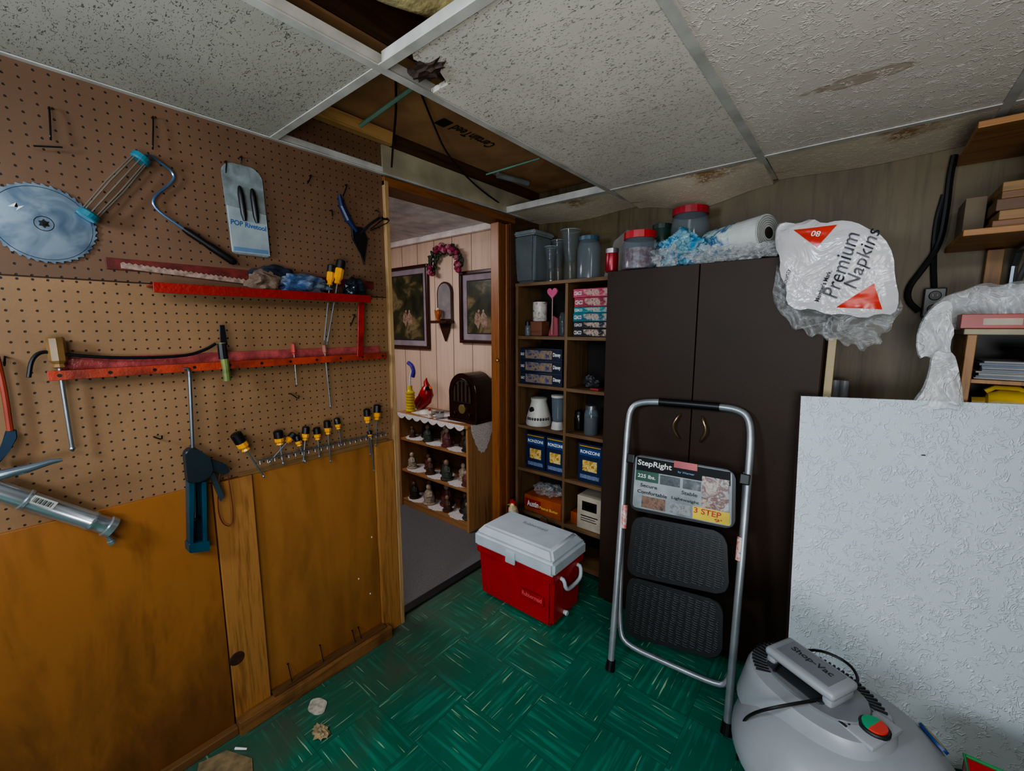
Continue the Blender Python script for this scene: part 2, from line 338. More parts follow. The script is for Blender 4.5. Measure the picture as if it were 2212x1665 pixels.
# plenum above the missing tiles
CT=frame((0,-1,0),(-1,0,0),(0,0,2.195))
solo(gbox((-1.59,.2,2.197),(-1.14,2.2,2.205)),'insulation_batt',mat('#a07850',.8,0,.2,5,.3,8),'brown kraft-faced insulation batt above the missing ceiling tiles','insulation',group='kraft insulation batts')
solo(gbox((-1.08,-.2,2.30),(-.74,2.2,2.308)),'insulation_batt',mat('#7a5832',.8,0,.35,5,.5,8),'brown kraft-faced insulation batt between joists','insulation',group='kraft insulation batts')
p=h3(CT,1022,296,.0); INK=mat('#060403',.8)
solo(gtext('CertainTeed',p.x,p.y,.0006,width=.24,height=.058,bold=.02),'insulation_lettering',INK,'black manufacturer lettering printed on kraft paper','lettering',CT)
solo(gpoly([(p.x+.14,p.y-.03),(p.x+.19,p.y-.03),(p.x+.19,p.y+.03),(p.x+.14,p.y+.03)],0.0,.001),'insulation_mark',INK,'black square maker mark printed on kraft paper','lettering',CT)
for i,x in enumerate((-1.13,-.72,-.42)):
    solo(gbox((x,-1.79,2.20),(x+.038,2.2,2.48)),'ceiling_joist',wood('#4a3018','#2a1a0c',1),'dark rough-sawn wooden floor joist above the ceiling','joist',group='floor joists')
solo(gtube(smoothpts([(-.96,.30,2.19),(-.86,.55,2.13),(-.80,.72,2.14),(-.78,.95,2.20)],2),.05,12),'insulation_wrap',mat('#a49668',.8,0,.4,20,.8,20),'crumpled yellowish insulation wrap in the open ceiling bay','insulation',smooth=True)
TE=mat('#b2afa8',.5,0); n=20
def teex(x,y0,y1):
    global n
    n+=1; bm=gbox((x-.012,y0,tz),(x+.012,y1,tz+.003)); gbox((x-.002,y0,tz+.003),(x+.002,y1,tz+.035),bm=bm); solo(bm,'trim_%d'%n,TE,kind=K)
def teey(y,x0,x1):
    global n
    n+=1; bm=gbox((x0,y-.012,tz),(x1,y+.012,tz+.003)); gbox((x0,y-.002,tz+.003),(x1,y+.002,tz+.035),bm=bm); solo(bm,'trim_%d'%n,TE,kind=K)
tz=ZC-.004
XC=[X0,-.966,-.35,.26,.87,1.6]
for x in XC[1:-1]: teex(x,-1.79,YB-.02)
for i in range(5):
    for y in (-.55,.672,1.89): teey(y,XC[i]+.012,XC[i+1]-.012)
solo(gbox((X0+.001,-1.79,tz-.001),(X0+.022,YB,tz+.002)),'trim_50',TE,kind=K); solo(gbox((X0+.007,-1.79,tz+.002),(X0+.010,YB,tz+.03)),'trim_51',TE,kind=K)
TA=tilemat('#d0c8bc','fissured_tile'); TAL=tilemat('#a6a194','fissured_tile_aged','#5e5a4e'); TC=stucco('#c8baa6','narrow_tile',36,.25,1.0)
TB=stucco('#cfc5bb','stucco_tile',34,.5,.15)
sx_,sy_=hit(I4,1858,170,ZC)
TBS=stucco('#cfc5bb','stucco_tile_stained',34,.5,.15,blot=(sx_+.045,sy_-1.281,.12,.03))
def tile(x0,x1,y0,y1,m,lab,poly=None):
    pts=poly or [(x0,y0),(x1,y0),(x1,y1),(x0,y1)]
    solo(gpoly(pts,ZC,ZC+.014),'ceiling_tile',m,lab,'ceiling tile',group='suspended ceiling tiles')
g=.004
tile(X0+g,-.966-g,-1.79,-.55-g,TAL,'fissured greyish ceiling panel in the metal grid'); tile(X0+g,-.966-g,-.55+g,.672-g,TAL,'aged fissured ceiling panel above the pegboard')
fp=[hit(I4,a,b,ZC) for a,b in ((882,100),(893,128),(915,138),(925,150),(950,155),(968,182),(945,196))]
x0,x1,y0,y1=-.966+g,-.35-g,.672+g,1.89-g
tile(0,0,0,0,TA,'white fissured ceiling panel with a broken corner',[(x1,y0),(x1,y1),(x0,y1),(x0,fp[-1][1])]+[(max(x0,p[0]),max(y0,p[1])) for p in fp[::-1][1:-1]]+[(fp[0][0],y0)])
for y0,y1 in ((-1.79,-.55-g),(-.55+g,.672-g),(.672+g,1.89-g)):
    if y0>.5: tile(-.35+g,.26-g,y0,y1,TBS,'textured off-white ceiling panel with a brown water stain')
    else: tile(-.35+g,.26-g,y0,y1,TB,'textured off-white ceiling panel')
    tile(.26+g,.87-g,y0,y1,TB,'textured off-white ceiling panel'); tile(.87+g,1.595,y0,y1,TB,'textured off-white ceiling panel')
tile(-.966+g,-.35-g,-1.79,-.55-g,TA,'white fissured ceiling panel')
def sagtile(x0,x1,sg,seed):
    t=B(); nx,ny=24,6; G=[[None]*(ny+1) for _ in range(nx+1)]; G2=[[None]*(ny+1) for _ in range(nx+1)]
    for i in range(nx+1):
        for j in range(ny+1):
            x=x0+(x1-x0)*i/nx; f=j/ny; y=1.894+(YB-.004-1.894)*f
            z=ZC-sg*f*(.3+.7*sin(pi*i/nx)**2)
            G[i][j]=t.verts.new((x,y,z)); G2[i][j]=t.verts.new((x,y,z+.013))
    for i in range(nx):
        for j in range(ny):
            t.faces.new((G[i][j],G[i+1][j],G[i+1][j+1],G[i][j+1])); t.faces.new((G2[i][j],G2[i][j+1],G2[i+1][j+1],G2[i+1][j]))
        t.faces.new((G[i][0],G2[i][0],G2[i+1][0],G[i+1][0])); t.faces.new((G[i][ny],G[i+1][ny],G2[i+1][ny],G2[i][ny]))
    for j in range(ny): t.faces.new((G[0][j],G[0][j+1],G2[0][j+1],G2[0][j])); t.faces.new((G[nx][j],G2[nx][j],G2[nx][j+1],G[nx][j+1]))
    solo(t,'ceiling_tile',TC,'narrow sagging water-stained ceiling panel cut to meet the wall','ceiling tile',group='suspended ceiling tiles',smooth=True)
for i,sg in enumerate((.025,.065,.015,.006,.006)): sagtile(XC[i]+.014,XC[i+1]-g,sg,i*1.3)
solo(gsph((fp[3][0],fp[3][1]-.0,ZC+.004),(.05,.025,.012),3,amp=.9,fr=4,seed=3),'tile_fragment',mat('#3a2a20',.9,0,.5,60),'crumbling dark fibre fragment at a broken ceiling panel','debris')
def tubeo(pts,r,name,lab,cat,m,fr=I4,it=2,nn=8,group=None): return solo(gtube(smoothpts(pts,it),r,nn),name,m,lab,cat,fr,smooth=True,group=group)
def cz(px,py,z): a=hit(I4,px,py,z); return (a[0],a[1],z)
tubeo([cz(855,165,2.19),cz(856,240,2.12),cz(850,300,2.06),cz(846,360,2.035)],.004,'cable','thin black cable hanging from the open ceiling bay','cable',BLACK)
tubeo([cz(905,190,2.185),cz(935,265,2.15),cz(965,335,2.12),cz(1030,405,2.08),cz(1095,450,2.055)],.004,'cable','thin black cable curving through the open ceiling bay','cable',BLACK)
tubeo([cz(778,272,2.1),cz(905,180,2.16)],.007,'rod','pale green painted rod crossing the open ceiling bay','rod',mat('#5e8070'),it=0)
tubeo([cz(1050,377,2.12),cz(1165,342,2.18)],.004,'rod','thin green rod above the ceiling grid','rod',mat('#4e8070'),it=0)
tubeo([cz(1075,378,2.14),cz(1140,396,2.14)],.014,'pipe','short white plastic pipe above the ceiling grid','pipe',mat('#6a6c6a'),it=0,nn=14)
# ================================================================= PEGBOARD TOOLS
def W(px,py,w=.01): return h3(WL,px,py,w)
def W2(*a): return [tuple(W(x,y,.03)[:2]) for x,y in a]
def hook(px,py,dx,dy,lab='black wire peg hook on the pegboard'):
    a=W(px,py,.006); b=W(px+dx,py+dy,.03)
    tubeo([a,a+Vector((0,0,.018)),b,b+Vector((0,.012,.004))],.0022,'peg_hook',lab,'hook',DKMET,WL,1,6,'peg hooks')
for h in ((105,235,5,70),(328,255,2,70),(485,350,3,25),(518,340,3,16),(668,380,-4,18),(745,400,-4,25),(762,680,-5,25),(625,850,20,12),(332,943,18,6),(810,455,15,20),(10,770,0,22),(712,455,6,14)): hook(*h)
solo(gtube([W(72,315,.03),W(135,318,.03)],.002,6),'peg_pin',DKMET,'short black pin crossing the wire hook','hook',WL)
c=W(95,483,.012); R=.0955; pts=[]
for i in range(40):
    a=2*pi*i/40
    for da,rr in ((0,R*.955),(.03,R*.96),(.09,R*1.0),(.12,R*.985),(.125,R*.95)): pts.append((c.x+rr*cos(a+da),c.y+rr*sin(a+da)))
sb=Thing('saw_blade','round steel circular saw blade with carbide teeth on the pegboard','saw blade',c,WL)
bl_m,bnt,bb_=base('ground_saw_steel'); bb_.inputs['Metallic'].default_value=.92; bb_.inputs['Roughness'].default_value=.27
bnt.links.new(ramp(bnt,tex(bnt,coords(bnt),14,5,.8),[(.3,lin('#5a7494')),(.6,lin('#a4bcd4'))]),bb_.inputs['Base Color'])
sb.add(gpoly(pts,.011,.013),'blade',bl_m)
sb.add(gtube([(c.x+R*.9*cos(a*pi/24),c.y+R*.9*sin(a*pi/24),.0128) for a in range(48)],.0008,6,True),'rim_line',mat('#2c3a4c',.4,.5))
sb.add(gtube([(c.x+.017*cos(a*pi/12),c.y+.017*sin(a*pi/12),.0132) for a in range(24)],.0008,6,True),'arbor_ring',DKMET)
pts=[(c.x+(.011 if i%2 else .007)*cos(i*pi/6),c.y+(.011 if i%2 else .007)*sin(i*pi/6)) for i in range(12)]
sb.add(gpoly(pts,.0125,.0145),'arbor_hole',BLACK); sb.add(gcyl((c.x,c.y,.013),(c.x,c.y,.022),.004),'peg',DKMET)
z=[(-.060,.030),(-.045,.041),(-.050,.030),(-.032,.036),(-.048,.022),(-.043,.031)]
sb.add(gpoly([(c.x+a*.9,c.y+b) for a,b in z],.0131,.0137),'emblem',WHITE)
# paint roller frame
a=W(188,468,.035); b=W(306,340,.035)
pr=Thing('paint_roller','wire-cage paint roller frame with teal ends and black grip','paint roller',a,WL)
d=(b-a).normalized()
for e,f in ((a,d),(b,-d)): pr.add(gax(e-f*.004,e+f,[(0,.018),(.002,.022),(.014,.022),(.018,.018)],20),'end_cap',mat('#2f6f80',.4))
nn=d.cross(Vector((0,0,1))).normalized(); bm=B()
for i in range(8):
    th=2*pi*i/8; o=nn*cos(th)*.016+Vector((0,0,1))*sin(th)*.016; m1=(a+b)/2+o*1.2
    gtube([a+o,m1,b+o],.0018,6,bm=bm)
pr.add(bm,'cage',mat('#8c8478',.35,.6))
P=[b,W(322,333,.03),W(345,350,.02),W(378,375,.02),W(372,395,.02),W(330,425,.02),W(332,450,.02),W(398,495,.02)]
pr.add(gtube(smoothpts(P,2),.0036,8),'wire_arm',mat('#6a88b0',.3,.8),smooth=True)
a=W(396,494,.02); b=W(510,569,.02); L=(b-a).length
pr.add(gax(a,b,[(0,.007),(L*.1,.010),(L*.4,.0095),(L*.5,.0115),(L*.9,.012),(L*.97,.010),(L,.004)],14),'handle',BLACK,smooth=True)
# rivet tool pack
u0,v0,u1,v1=rect(WL,487,358,575,550,.02)
rp=Thing('rivet_tool_pack','white and clear blister pack with black rivet tool handles','tool pack',((u0+u1)/2,v0,.01),WL)
rp.add(gpoly(rnd([(u0+.012,v0),(u1+.004,v0),(u1-.004,v1-.02),(u1-.03,v1),(u0+.02,v1),(u0,v1-.02)],.01),.008,.016,.002),'pouch',mat('#94a0a2',.2,0,.25,20,.5,25,alpha=.5))
vm=v0+(v1-v0)*.53; rp.add(gpoly([(u0+.010,v0+.004),(u1+.003,v0+.004),(u1+.0,vm-.01),(u0+.006,vm-.0)],.016,.0185,.001),'card',mat('#8c969a',.4,0,.2))
for s in (.36,.66):
    x=u0+(u1-u0)*s; rp.add(gax((x+.008,v0+(v1-v0)*.38,.024),(x-.004,v1,.024),[(0,.005),(.02,.009),(.08,.009),(.10,.006),(.105,.003)],12),'tool_handle',BLACK,smooth=True)
rp.add(gtext('POP Rivetool',(u0+u1)/2+.004,v0+(v1-v0)*.34,.019,width=(u1-u0)*.86,height=.016,rot=-.06,bold=.02),'lettering',mat('#1f4f88'))
rp.add(gpoly([(u0+.015,v0+.01),(u1-.004,v0+.01),(u1-.004,v0+.022),(u0+.015,v0+.022)],.0186,.0192),'blue_band',mat('#5a7898'))
ws=Thing('wire_stripper','navy-handled wire stripper pliers hanging on a peg','pliers',W(760,450,.01),WL)
ws.add(gtube([W(733,420,.02),W(738,445,.02),W(752,475,.02),W(770,500,.02)],[.006,.012,.012,.007],10),'handle',mat('#15234a',.4))
ws.add(gtube([W(838,475,.02),W(820,470,.02),W(798,485,.02),W(778,505,.02)],[.004,.005,.005,.006],8),'handle',mat('#1b1d24',.4))
ws.add(gpoly(W2((762,488),(785,490),(797,515),(792,545),(790,572),(782,545),(765,515)),.014,.022,.001),'jaw',DKMET)
ws.add(gtube(smoothpts([W(800,495,.024),W(835,468,.024),W(843,478,.024),W(815,492,.024),W(800,498,.024)],1),.0018,6),'wire_loop',DKMET)
# upper red shelf
ua=hit(WL,228,565,.01)[0]; ub=hit(WL,806,610,.01)[0]; vs_=hit(WL,700,640,.07)[1]; uf0=hit(WL,330,620,.08)[0]; uf1=hit(WL,800,650,.08)[0]
us=Thing('metal_shelf','red painted narrow metal shelf screwed to the pegboard','shelf',((ua+ub)/2,vs_,.006),WL)
us.add(gbox((uf0,vs_+.002,.006),(uf1,vs_+.007,.085),.001),'shelf_plate',RED)
us.add(gbox((uf0,vs_-.016,.083),(uf1,vs_+.012,.087),.001),'front_lip',mat('#861a14',.4,bmp=.2))
us.add(gbox((ua,vs_+.045,.006),(ub,vs_+.075,.012),.001),'back_strip',mat('#601e1a',.5,var=.5,vs=40))
us.add(gpoly(W2((768,655),(781,655),(778,770),(766,770)),.045,.052,.001),'support_leg',RED)
a=W(260,568,.014); b=W(530,605,.014); tt=[]; k=48
for i in range(k+1):
    q=a+(b-a)*i/k; tt.append((q.x,q.y+(.004 if i%2 else .0)))
solo(gpoly([(a.x,a.y-.014),(b.x,b.y-.012)]+tt[::-1],.013,.016),'saw_strip',mat('#8a7468',.5,0,.5,60),'long pale toothed saw strip resting against the red shelf','saw',WL)
# lower red rail
rl0=hit(WL,105,826,.045); rl1=hit(WL,835,772,.045); vb=(rl0[1]+rl1[1])/2
rl=Thing('metal_rail','red painted perforated angle iron rail fixed along the pegboard','rail',((rl0[0]+rl1[0])/2,vb,.006),WL)
rl.add(gbox((rl0[0],vb,.044),(rl1[0],vb+.024,.048),.001),'front_flange',mat('#96341e',.45,bmp=.2,var=.35,vs=15))
rl.add(gbox((rl0[0]+.01,vb+.018,.006),(rl1[0]-.005,vb+.022,.046),.001),'top_plate',mat('#a04044',.25,var=.4,vs=20))
rl.add(gbox((rl0[0]+.025,vb+.022,.006),(rl1[0]-.01,vb+.052,.012),.001),'back_flange',mat('#9a4a4a',.25,var=.35,vs=18,bmp=.3))
bm=B()
for i in range(11):
    x=rl0[0]+.02+i*(rl1[0]-rl0[0]-.04)/10; gcyl((x,vb+.012,.0475),(x,vb+.012,.0486),.0045,n=12,bm=bm)
rl.add(bm,'bolt_holes',BLACK,kind='stuff')
P=[W(62,815,.05),W(68,775,.04),W(90,758,.035),W(125,764,.035),W(250,774,.030),W(400,770,.030),W(445,755,.03),W(466,742,.03)]
tubeo(P,.0045,'pry_bar','black steel hooked pry bar lying on the red rail','pry bar',DKMET,WL,2,8)
def screwdriver(A,Bp,hl,r,hm,lab,group=None,cap=None,sr=.003,w=.03,name='screwdriver',capfrac=.35):
    a=W(A[0],A[1],w); b=W(Bp[0],Bp[1],w); L=(b-a).length; t=Thing(name,lab,'screwdriver',a,WL,group)
    if cap:
        t.add(gax(a,b,[(0,r*.75),(.003,r*.98),(hl*capfrac,r),(hl*capfrac,r*.9)],12),'cap',cap,smooth=True)
        s=hl*capfrac
    else: s=0
    pts=[(s,r*.8),(s+.003,r*.95),(hl*.75,r*.95),(hl*.86,r*.6),(hl*.96,r*.75),(hl,r*.5)]
    t.add(gax(a,b,pts,8),'handle',hm)
    t.add(gax(a,b,[(hl,sr),(L-.012,sr),(L-.008,sr*1.5),(L,sr*.5)],8),'shaft',STEEL); return t
AMB=mat('#7a5c34',.2,0,.3,alpha=.9)
screwdriver((118,728),(157,975),.078,.018,AMB,'large amber-handled screwdriver hanging through the red rail',w=.035,sr=.0045)
screwdriver((633,742),(641,835),.04,.008,mat('#a03830'),'small red-handled screwdriver in the red rail',w=.035,sr=.002)
screwdriver((700,745),(714,882),.035,.008,mat('#905a4c'),'thin worn screwdriver hanging in the red rail',w=.035,sr=.003)
screwdriver((737,562),(706,745),.09,.017,YEL,'yellow and black screwdriver standing through the upper shelf','screwdrivers in the upper shelf',BLACK,w=.07)
screwdriver((716,572),(700,742),.075,.014,YEL,'short yellow and black screwdriver standing through the upper shelf','screwdrivers in the upper shelf',BLACK,w=.06)
kf=Thing('putty_knife','dark blade putty knife with worn yellow-green handle','putty knife',W(474,702,.045),WL)
kf.add(gpoly(W2((470,702),(481,702),(488,745),(472,745)),.044,.048,.001),'blade',DKMET)
kf.add(gtube([W(479,740,.05),W(483,765,.052),W(488,795,.055),W(491,822,.055)],[.011,.012,.010,.011],10),'handle',mat('#5f6a34',.5,0,.4,30))
kf.add(gtube([W(479,742,.05),W(483,775,.052)],[.013,.0135],10),'collar',BLACK)
vt=vs_+.008
def onsh(px,dx,dy,dz,m,nm,lab,cat,seed,w=.045,amp=.5,fr=2.2):
    x=hit(WL,px,615,w)[0]; solo(gsph((x,vt+dy*.9,w),(dx,dy,dz),4,amp=amp,fr=fr,seed=seed),nm,m,lab,cat,WL,smooth=True)
onsh(570,.05,.034,.03,mat('#6a5648',.9,bmp=.5),'cloth_glove','brown cloth work glove on the red shelf','glove',1)
onsh(650,.09,.034,.035,artmat(['#141e36','#2c466e','#6c7888','#1a2440'],'striped_rag',22,.8),'cloth_rag','crumpled navy and white rag on the red shelf','rag',4)
onsh(600,.07,.042,.024,mat('#121a2c',.7),'cloth_pouch','dark navy cloth pouch on the red shelf','pouch',5,w=.03)
onsh(765,.04,.034,.025,mat('#39444e',.2,.7,.5,30,.8,30),'foil_packet','shiny silver-blue packet on the red shelf','packet',7)
# caulking gun
cg=Thing('caulking_gun','teal and black caulking gun hanging by its rod','caulking gun',W(420,1050,.05),WL)
cg.add(gtube(smoothpts([W(398,797,.05),W(408,796,.052),W(410,820,.05),W(418,1010,.045)],1),.005,8),'plunger_rod',mat('#6a7078',.3,.8))
cg.add(gpoly(rnd(W2((393,972),(415,962),(448,985),(455,1018),(430,1035),(400,1040)),.01),.03,.062,.003),'body',mat('#1a262e',.4))
cg.add(gpoly(rnd(W2((440,985),(480,998),(492,1015),(478,1022),(450,1012)),.006),.038,.056,.002),'grip',mat('#1a262e',.4))
cg.add(gpoly(W2((446,1018),(458,1016),(480,1068),(472,1080)),.042,.052,.001),'trigger',mat('#2c363e',.4))
TL=mat('#17495c',.35,.3)
cg.add(gpoly(W2((402,1038),(414,1038),(412,1180),(404,1182)),.022,.06,.001),'trough_side',TL)
cg.add(gpoly(W2((430,1036),(440,1036),(442,1175),(434,1178)),.022,.06,.001),'trough_side',TL)
cg.add(gpoly(W2((405,1040),(438,1038),(440,1178),(406,1180)),.020,.024,.001),'trough_back',mat('#0c2630',.45))
cg.add(gpoly(rnd(W2((401,1168),(445,1160),(446,1182),(402,1187)),.004),.02,.064,.002),'nose_plate',TL)
cg.add(gcyl(W(419,1040,.045),W(421,1120,.045),.0035,n=8),'push_rod',STEEL); cg.add(gcyl(W(421,1118,.045),W(421,1122,.045),.014,n=14),'push_plate',DKMET)
tubeo([W(478,1004,.05),W(472,1040,.05),W(470,1100,.04),W(480,1132,.035),W(500,1138,.035),W(505,1110,.035),W(495,1040,.05),W(488,1003,.052)],.0015,'string_loop','dark red string loop hanging from the caulking gun','string',mat('#5a181c'),WL)
# grease gun
gg=Thing('grease_gun','chrome lever grease gun hung on the lower pegboard','grease gun',W(120,1090,.04),WL)
a=W(-40,1048,.045); b=W(245,1140,.045); L=(b-a).length
pf=[(0,.022),(.02,.023),(L*.28,.023),(L*.29,.026),(L*.31,.026),(L*.32,.023),(L*.78,.023),(L*.79,.025),(L*.82,.025),(L*.83,.023),(L*.93,.023),(L*.94,.027),(L-.002,.027),(L,.020)]
gg.add(gax(a,b,pf,28),'barrel',CHROME,smooth=True)
gg.add(gtube([W(-60,1020,.06),W(0,1026,.07),W(60,1012,.07),W(110,997,.07),W(135,993,.07)],[.010,.012,.010,.007,.004],10),'lever',mat('#8a98a6',.25,.8),smooth=True)
cxx,cyy=hit(WL,94,1085,.069); rot=math.atan2((b-a).y,(b-a).x); RM=Matrix.Translation((cxx,cyy,.0685))@Matrix.Rotation(rot,4,'Z')
bm=gbox((-.024,-.010,0),(.024,.010,.0012)); bm.transform(RM); gg.add(bm,'label',mat('#a8a8a4'),label='white barcode sticker')
bm=B()
for i in range(14): gbox((-.020+i*.0028,-.006,.0012),(-.020+i*.0028+.0008+.0006*(i%3),.006,.0016),bm=bm)
bm.transform(RM); gg.add(bm,'barcode',BLACK)
gg.add(gax(b-Vector((.02,.0,0)),b+Vector((-.01,-.03,0)),[(0,.006),(.035,.006),(.036,.009),(.045,.009)],10),'nozzle',CHROME)
sn=Thing('tin_snips','red-handled dark steel snips hanging on the pegboard','snips',W(10,900,.02),WL)
sn.add(gtube(smoothpts([W(-8,770,.03),W(2,810,.03),W(12,860,.03),W(22,930,.03)],1),.006,8),'handle',mat('#8a3422',.4))
sn.add(gpoly(W2((12,930),(36,928),(38,945),(20,975),(-5,1005),(-12,990),(8,955)),.02,.032,.002),'blade',mat('#22384c',.35,.6))
# wire rack & screwdrivers
rk=Thing('tool_rack','thin metal wire tool rack screwed above the plywood','rack',W(680,985,.01),WL)
rk.add(gbox((hit(WL,512,1025)[0],PT-.004,.008),(hit(WL,832,950)[0],PT+.012,.012),.001),'backing_strip',wood('#7a5c3a','#4f3820',0))
vr=hit(WL,650,975,.04)[1]; ra=hit(WL,560,995,.04)[0]; rb=hit(WL,832,945,.04)[0]
bm=gtube([(ra,vr,.044),(rb,vr,.044)],.0018,6); gtube([(ra,vr,.03),(rb,vr,.03)],.0018,6,bm=bm)
for i in range(22):
    x=ra+(rb-ra)*i/21; gtube([(x,vr,.012),(x,vr,.044),(x,vr-.012,.046)],.0014,6,bm=bm)
rk.add(bm,'wire_frame',STEEL)
gr='screwdrivers in the wire rack'
for i,(A,Bp,hl,r) in enumerate((((508,936),(572,1032),.07,.018),((600,930),(612,1005),.052,.016),((636,936),(580,1000),.04,.013),((640,940),(660,1000),.042,.012),((661,921),(655,1000),.052,.013),((684,923),(690,990),.048,.013),((706,908),(714,1000),.055,.013),((727,903),(738,965),.045,.012),((792,883),(800,985),.06,.014),((815,874),(812,965),.065,.015),((798,930),(808,1020),.03,.009))):
    screwdriver(A,Bp,hl,r,YEL,('thick' if r>.0145 else 'slim')+' yellow-handled screwdriver with black cap in the wire rack',gr,BLACK,.0026,.037,capfrac=.5)
for (x,y) in ((625,1400),(695,1368),(765,1335),(778,1330)):
    a=W(x,y,.03); a.y=.062; b=a+Vector((-.004,.07 if x<700 else .05,-.015)); solo(gax(a,b,[(0,.0015),((b-a).length-.002,.0015),((b-a).length-.001,.004),((b-a).length,.004)],8),'nail',DKMET,'bent rusty nail standing on the wooden ledge','nail',WL,'nails on the ledge')
for (x,y) in ((803,1160),(775,1250),(800,1282)):
    a=W(x,y,.008); solo(gsph(a,(.003,.004,.0015),2),'paint_spot',WHITE,'small white filler spot on plywood','paint spot',WL,'filler spots on plywood')
# ================================================================= ADJOINING ROOM
FW=BK(2.23)
def picture(x0,y0,x1,y1,art,lab):
    u0,v0,u1,v1=rect(FW,x0,y0,x1,y1,.02); t=Thing('framed_picture',lab,'picture',((u0+u1)/2,(v0+v1)/2,.002),FW,'framed pictures')
    f=.024; bm=B()
    for a,b in (((u0,v0),(u1,v0+f)),((u0,v1-f),(u1,v1)),((u0,v0+f),(u0+f,v1-f)),((u1-f,v0+f),(u1,v1-f))): gbox((a[0],a[1],.002),(b[0],b[1],.028),.004,bm=bm)
    t.add(bm,'frame',mat('#3a1a14',.3)); m_=.05
    t.add(gbox((u0+f,v0+f,.002),(u1-f,v1-f,.01)),'mat_board',mat('#8c8088',.7))
    t.add(gbox((u0+f+m_-.008,v0+f+m_-.008,.0101),(u1-f-m_+.008,v1-f-m_+.008,.0112)),'inner_mat',mat('#2a1c26',.7))
    t.add(gbox((u0+f+m_,v0+f+m_,.0113),(u1-f-m_,v1-f-m_,.0125)),'print',art)
    cx=(u0+u1)/2; cy=(v0+v1)/2-.06
    bm=B()
    for sx in (-.025,.03): gsph((cx+sx,cy-.03,.0135),(.028,.045,.002),2,bm=bm,amp=.8,seed=sx*90); gsph((cx+sx*.8,cy+.03,.0135),(.011,.014,.002),2,bm=bm)
    t.add(bm,'painted_figures',mat('#8a7060',.5,0,.6,50))
art=artmat(['#0c0d10','#1c221a','#34361f','#7a6a4c','#16181c'],'dark_pastoral_print',5)
picture(836,575,925,752,art,'dark framed pastoral print with seated figures'); picture(993,582,1085,742,art,'dark framed figure print partly behind the door edge')
cw=hit(FW,965,578,.03); wr=Thing('flower_swag','arched artificial flower swag with pink blossoms and vines','wreath',(cw[0],cw[1],.002),FW)
bl=B(); br=B(); fl=B(); fl2=B(); RX=.15; RY=.13
for i in range(80):
    a=pi*(i/79)*1.1-.15; k_=random.uniform(.80,1.25)
    gsph((cw[0]+RX*k_*cos(a),cw[1]+RY*k_*sin(a),.03+random.uniform(0,.03)),(.026,.013,.010),1,bm=bl,rot=Matrix.Rotation(random.uniform(0,3),4,'Z'))
for i in range(28):
    a=random.gauss(pi*.5,.45) if i<20 else random.choice((-.1,pi+.1))+random.uniform(-.15,.15); x=cw[0]+RX*cos(a)+random.uniform(-.02,.02); y=cw[1]+RY*sin(a)+random.uniform(-.02,.03); gsph((x,y,.065),.019,2,bm=(fl if i%4 else fl2),amp=.5,seed=i)
gtube([(cw[0]+RX*cos(pi*i/20),cw[1]+RY*sin(pi*i/20),.02) for i in range(21)],.010,6,bm=br)
wr.add(br,'vine',mat('#3a2818')); wr.add(bl,'leaves',mat('#243020',.6,var=.4),kind='stuff'); wr.add(fl,'blossoms',mat('#8a1c44',.6,var=.5,vs=50),kind='stuff'); wr.add(fl2,'pale_blossoms',mat('#a86878',.6))
u0,v0,u1,v1=rect(FW,944,608,976,735,.02); sc=Thing('mirror_sconce','carved wooden mirror sconce with amber candle cup','sconce',((u0+u1)/2,v0,.002),FW); cx=(u0+u1)/2; hw=(u1-u0)/2
va=v0+(v1-v0)*.34
def arch(cx,r,v,vt): return [(cx-r,v)]+[(cx-r*cos(pi*i/14),vt-r+r*sin(pi*i/14)) for i in range(15)]+[(cx+r,v)]
sc.add(gpoly(arch(cx,hw,va,v1),.002,.018,.002),'mirror_frame',mat('#3a1c10',.35)); sc.add(gpoly(arch(cx,hw-.013,va+.013,v1-.013),.0185,.0205),'mirror_glass',mat('#c0bcc0',.12,.6))
sc.add(gbox((cx-hw*1.1,va-.02,.002),(cx+hw*1.1,va,.09),.004),'ledge',mat('#3a1c10',.35))
sc.add(gpoly([(cx-hw*.7,va-.02),(cx-hw*.5,va-.07),(cx-.012,v0+.02),(cx,v0-.01),(cx+.012,v0+.02),(cx+hw*.5,va-.07),(cx+hw*.7,va-.02)],.002,.02,.002),'carved_tail',mat('#33180e',.35))
sc.add(vlathe((cx-.025,va,.06),[(0,.02),(.01,.012),(.03,.022),(.07,.028),(.08,.026)],16),'candle_cup',mat('#a85a20',.15,alpha=.8),smooth=True)
sc.add(vlathe((cx-.025,va+.02,.06),[(0,.012),(.07,.012),(.075,.004)],12),'candle',mat('#d8c8b0'))
# low bookcase
bx0,bx1,by0,by1,bh=-2.72,-1.956,1.93,2.21,.75; LW=wood('#9a7048','#7a5230',0,1,.45,20); LV=wood('#a87c50','#84593a',2,1,.45,20)
bc=Thing('bookcase','low light-oak bookcase with figurines and lace doilies','bookcase',((bx0+bx1)/2,(by0+by1)/2,.004))
bc.add(gbox((bx1-.02,by0,.005),(bx1,by1,bh-.02),.002),'side_panel',LV); bc.add(gbox((bx0,by0,.005),(bx0+.02,by1,bh-.02),.002),'side_panel',LV)
bc.add(gbox((bx0-.01,by0-.01,bh-.02),(bx1+.01,by1,bh),.004),'top',LW); bc.add(gbox((bx0+.02,by1-.012,.005),(bx1-.02,by1-.004,bh-.02)),'back_panel',wood('#5a3e26','#3f2b1a',0))
shz=[.55,.30,.06]
for z in shz: bc.add(gbox((bx0+.02,by0+.01,z-.018),(bx1-.02,by1-.012,z),.002),'shelf',LW)
bc.add(gbox((bx0+.02,by0+.012,.005),(bx1-.02,by0+.028,.042)),'kick_board',LW)
LACE=mat('#d6d0ce',.9,0,.35,160,.5,120)
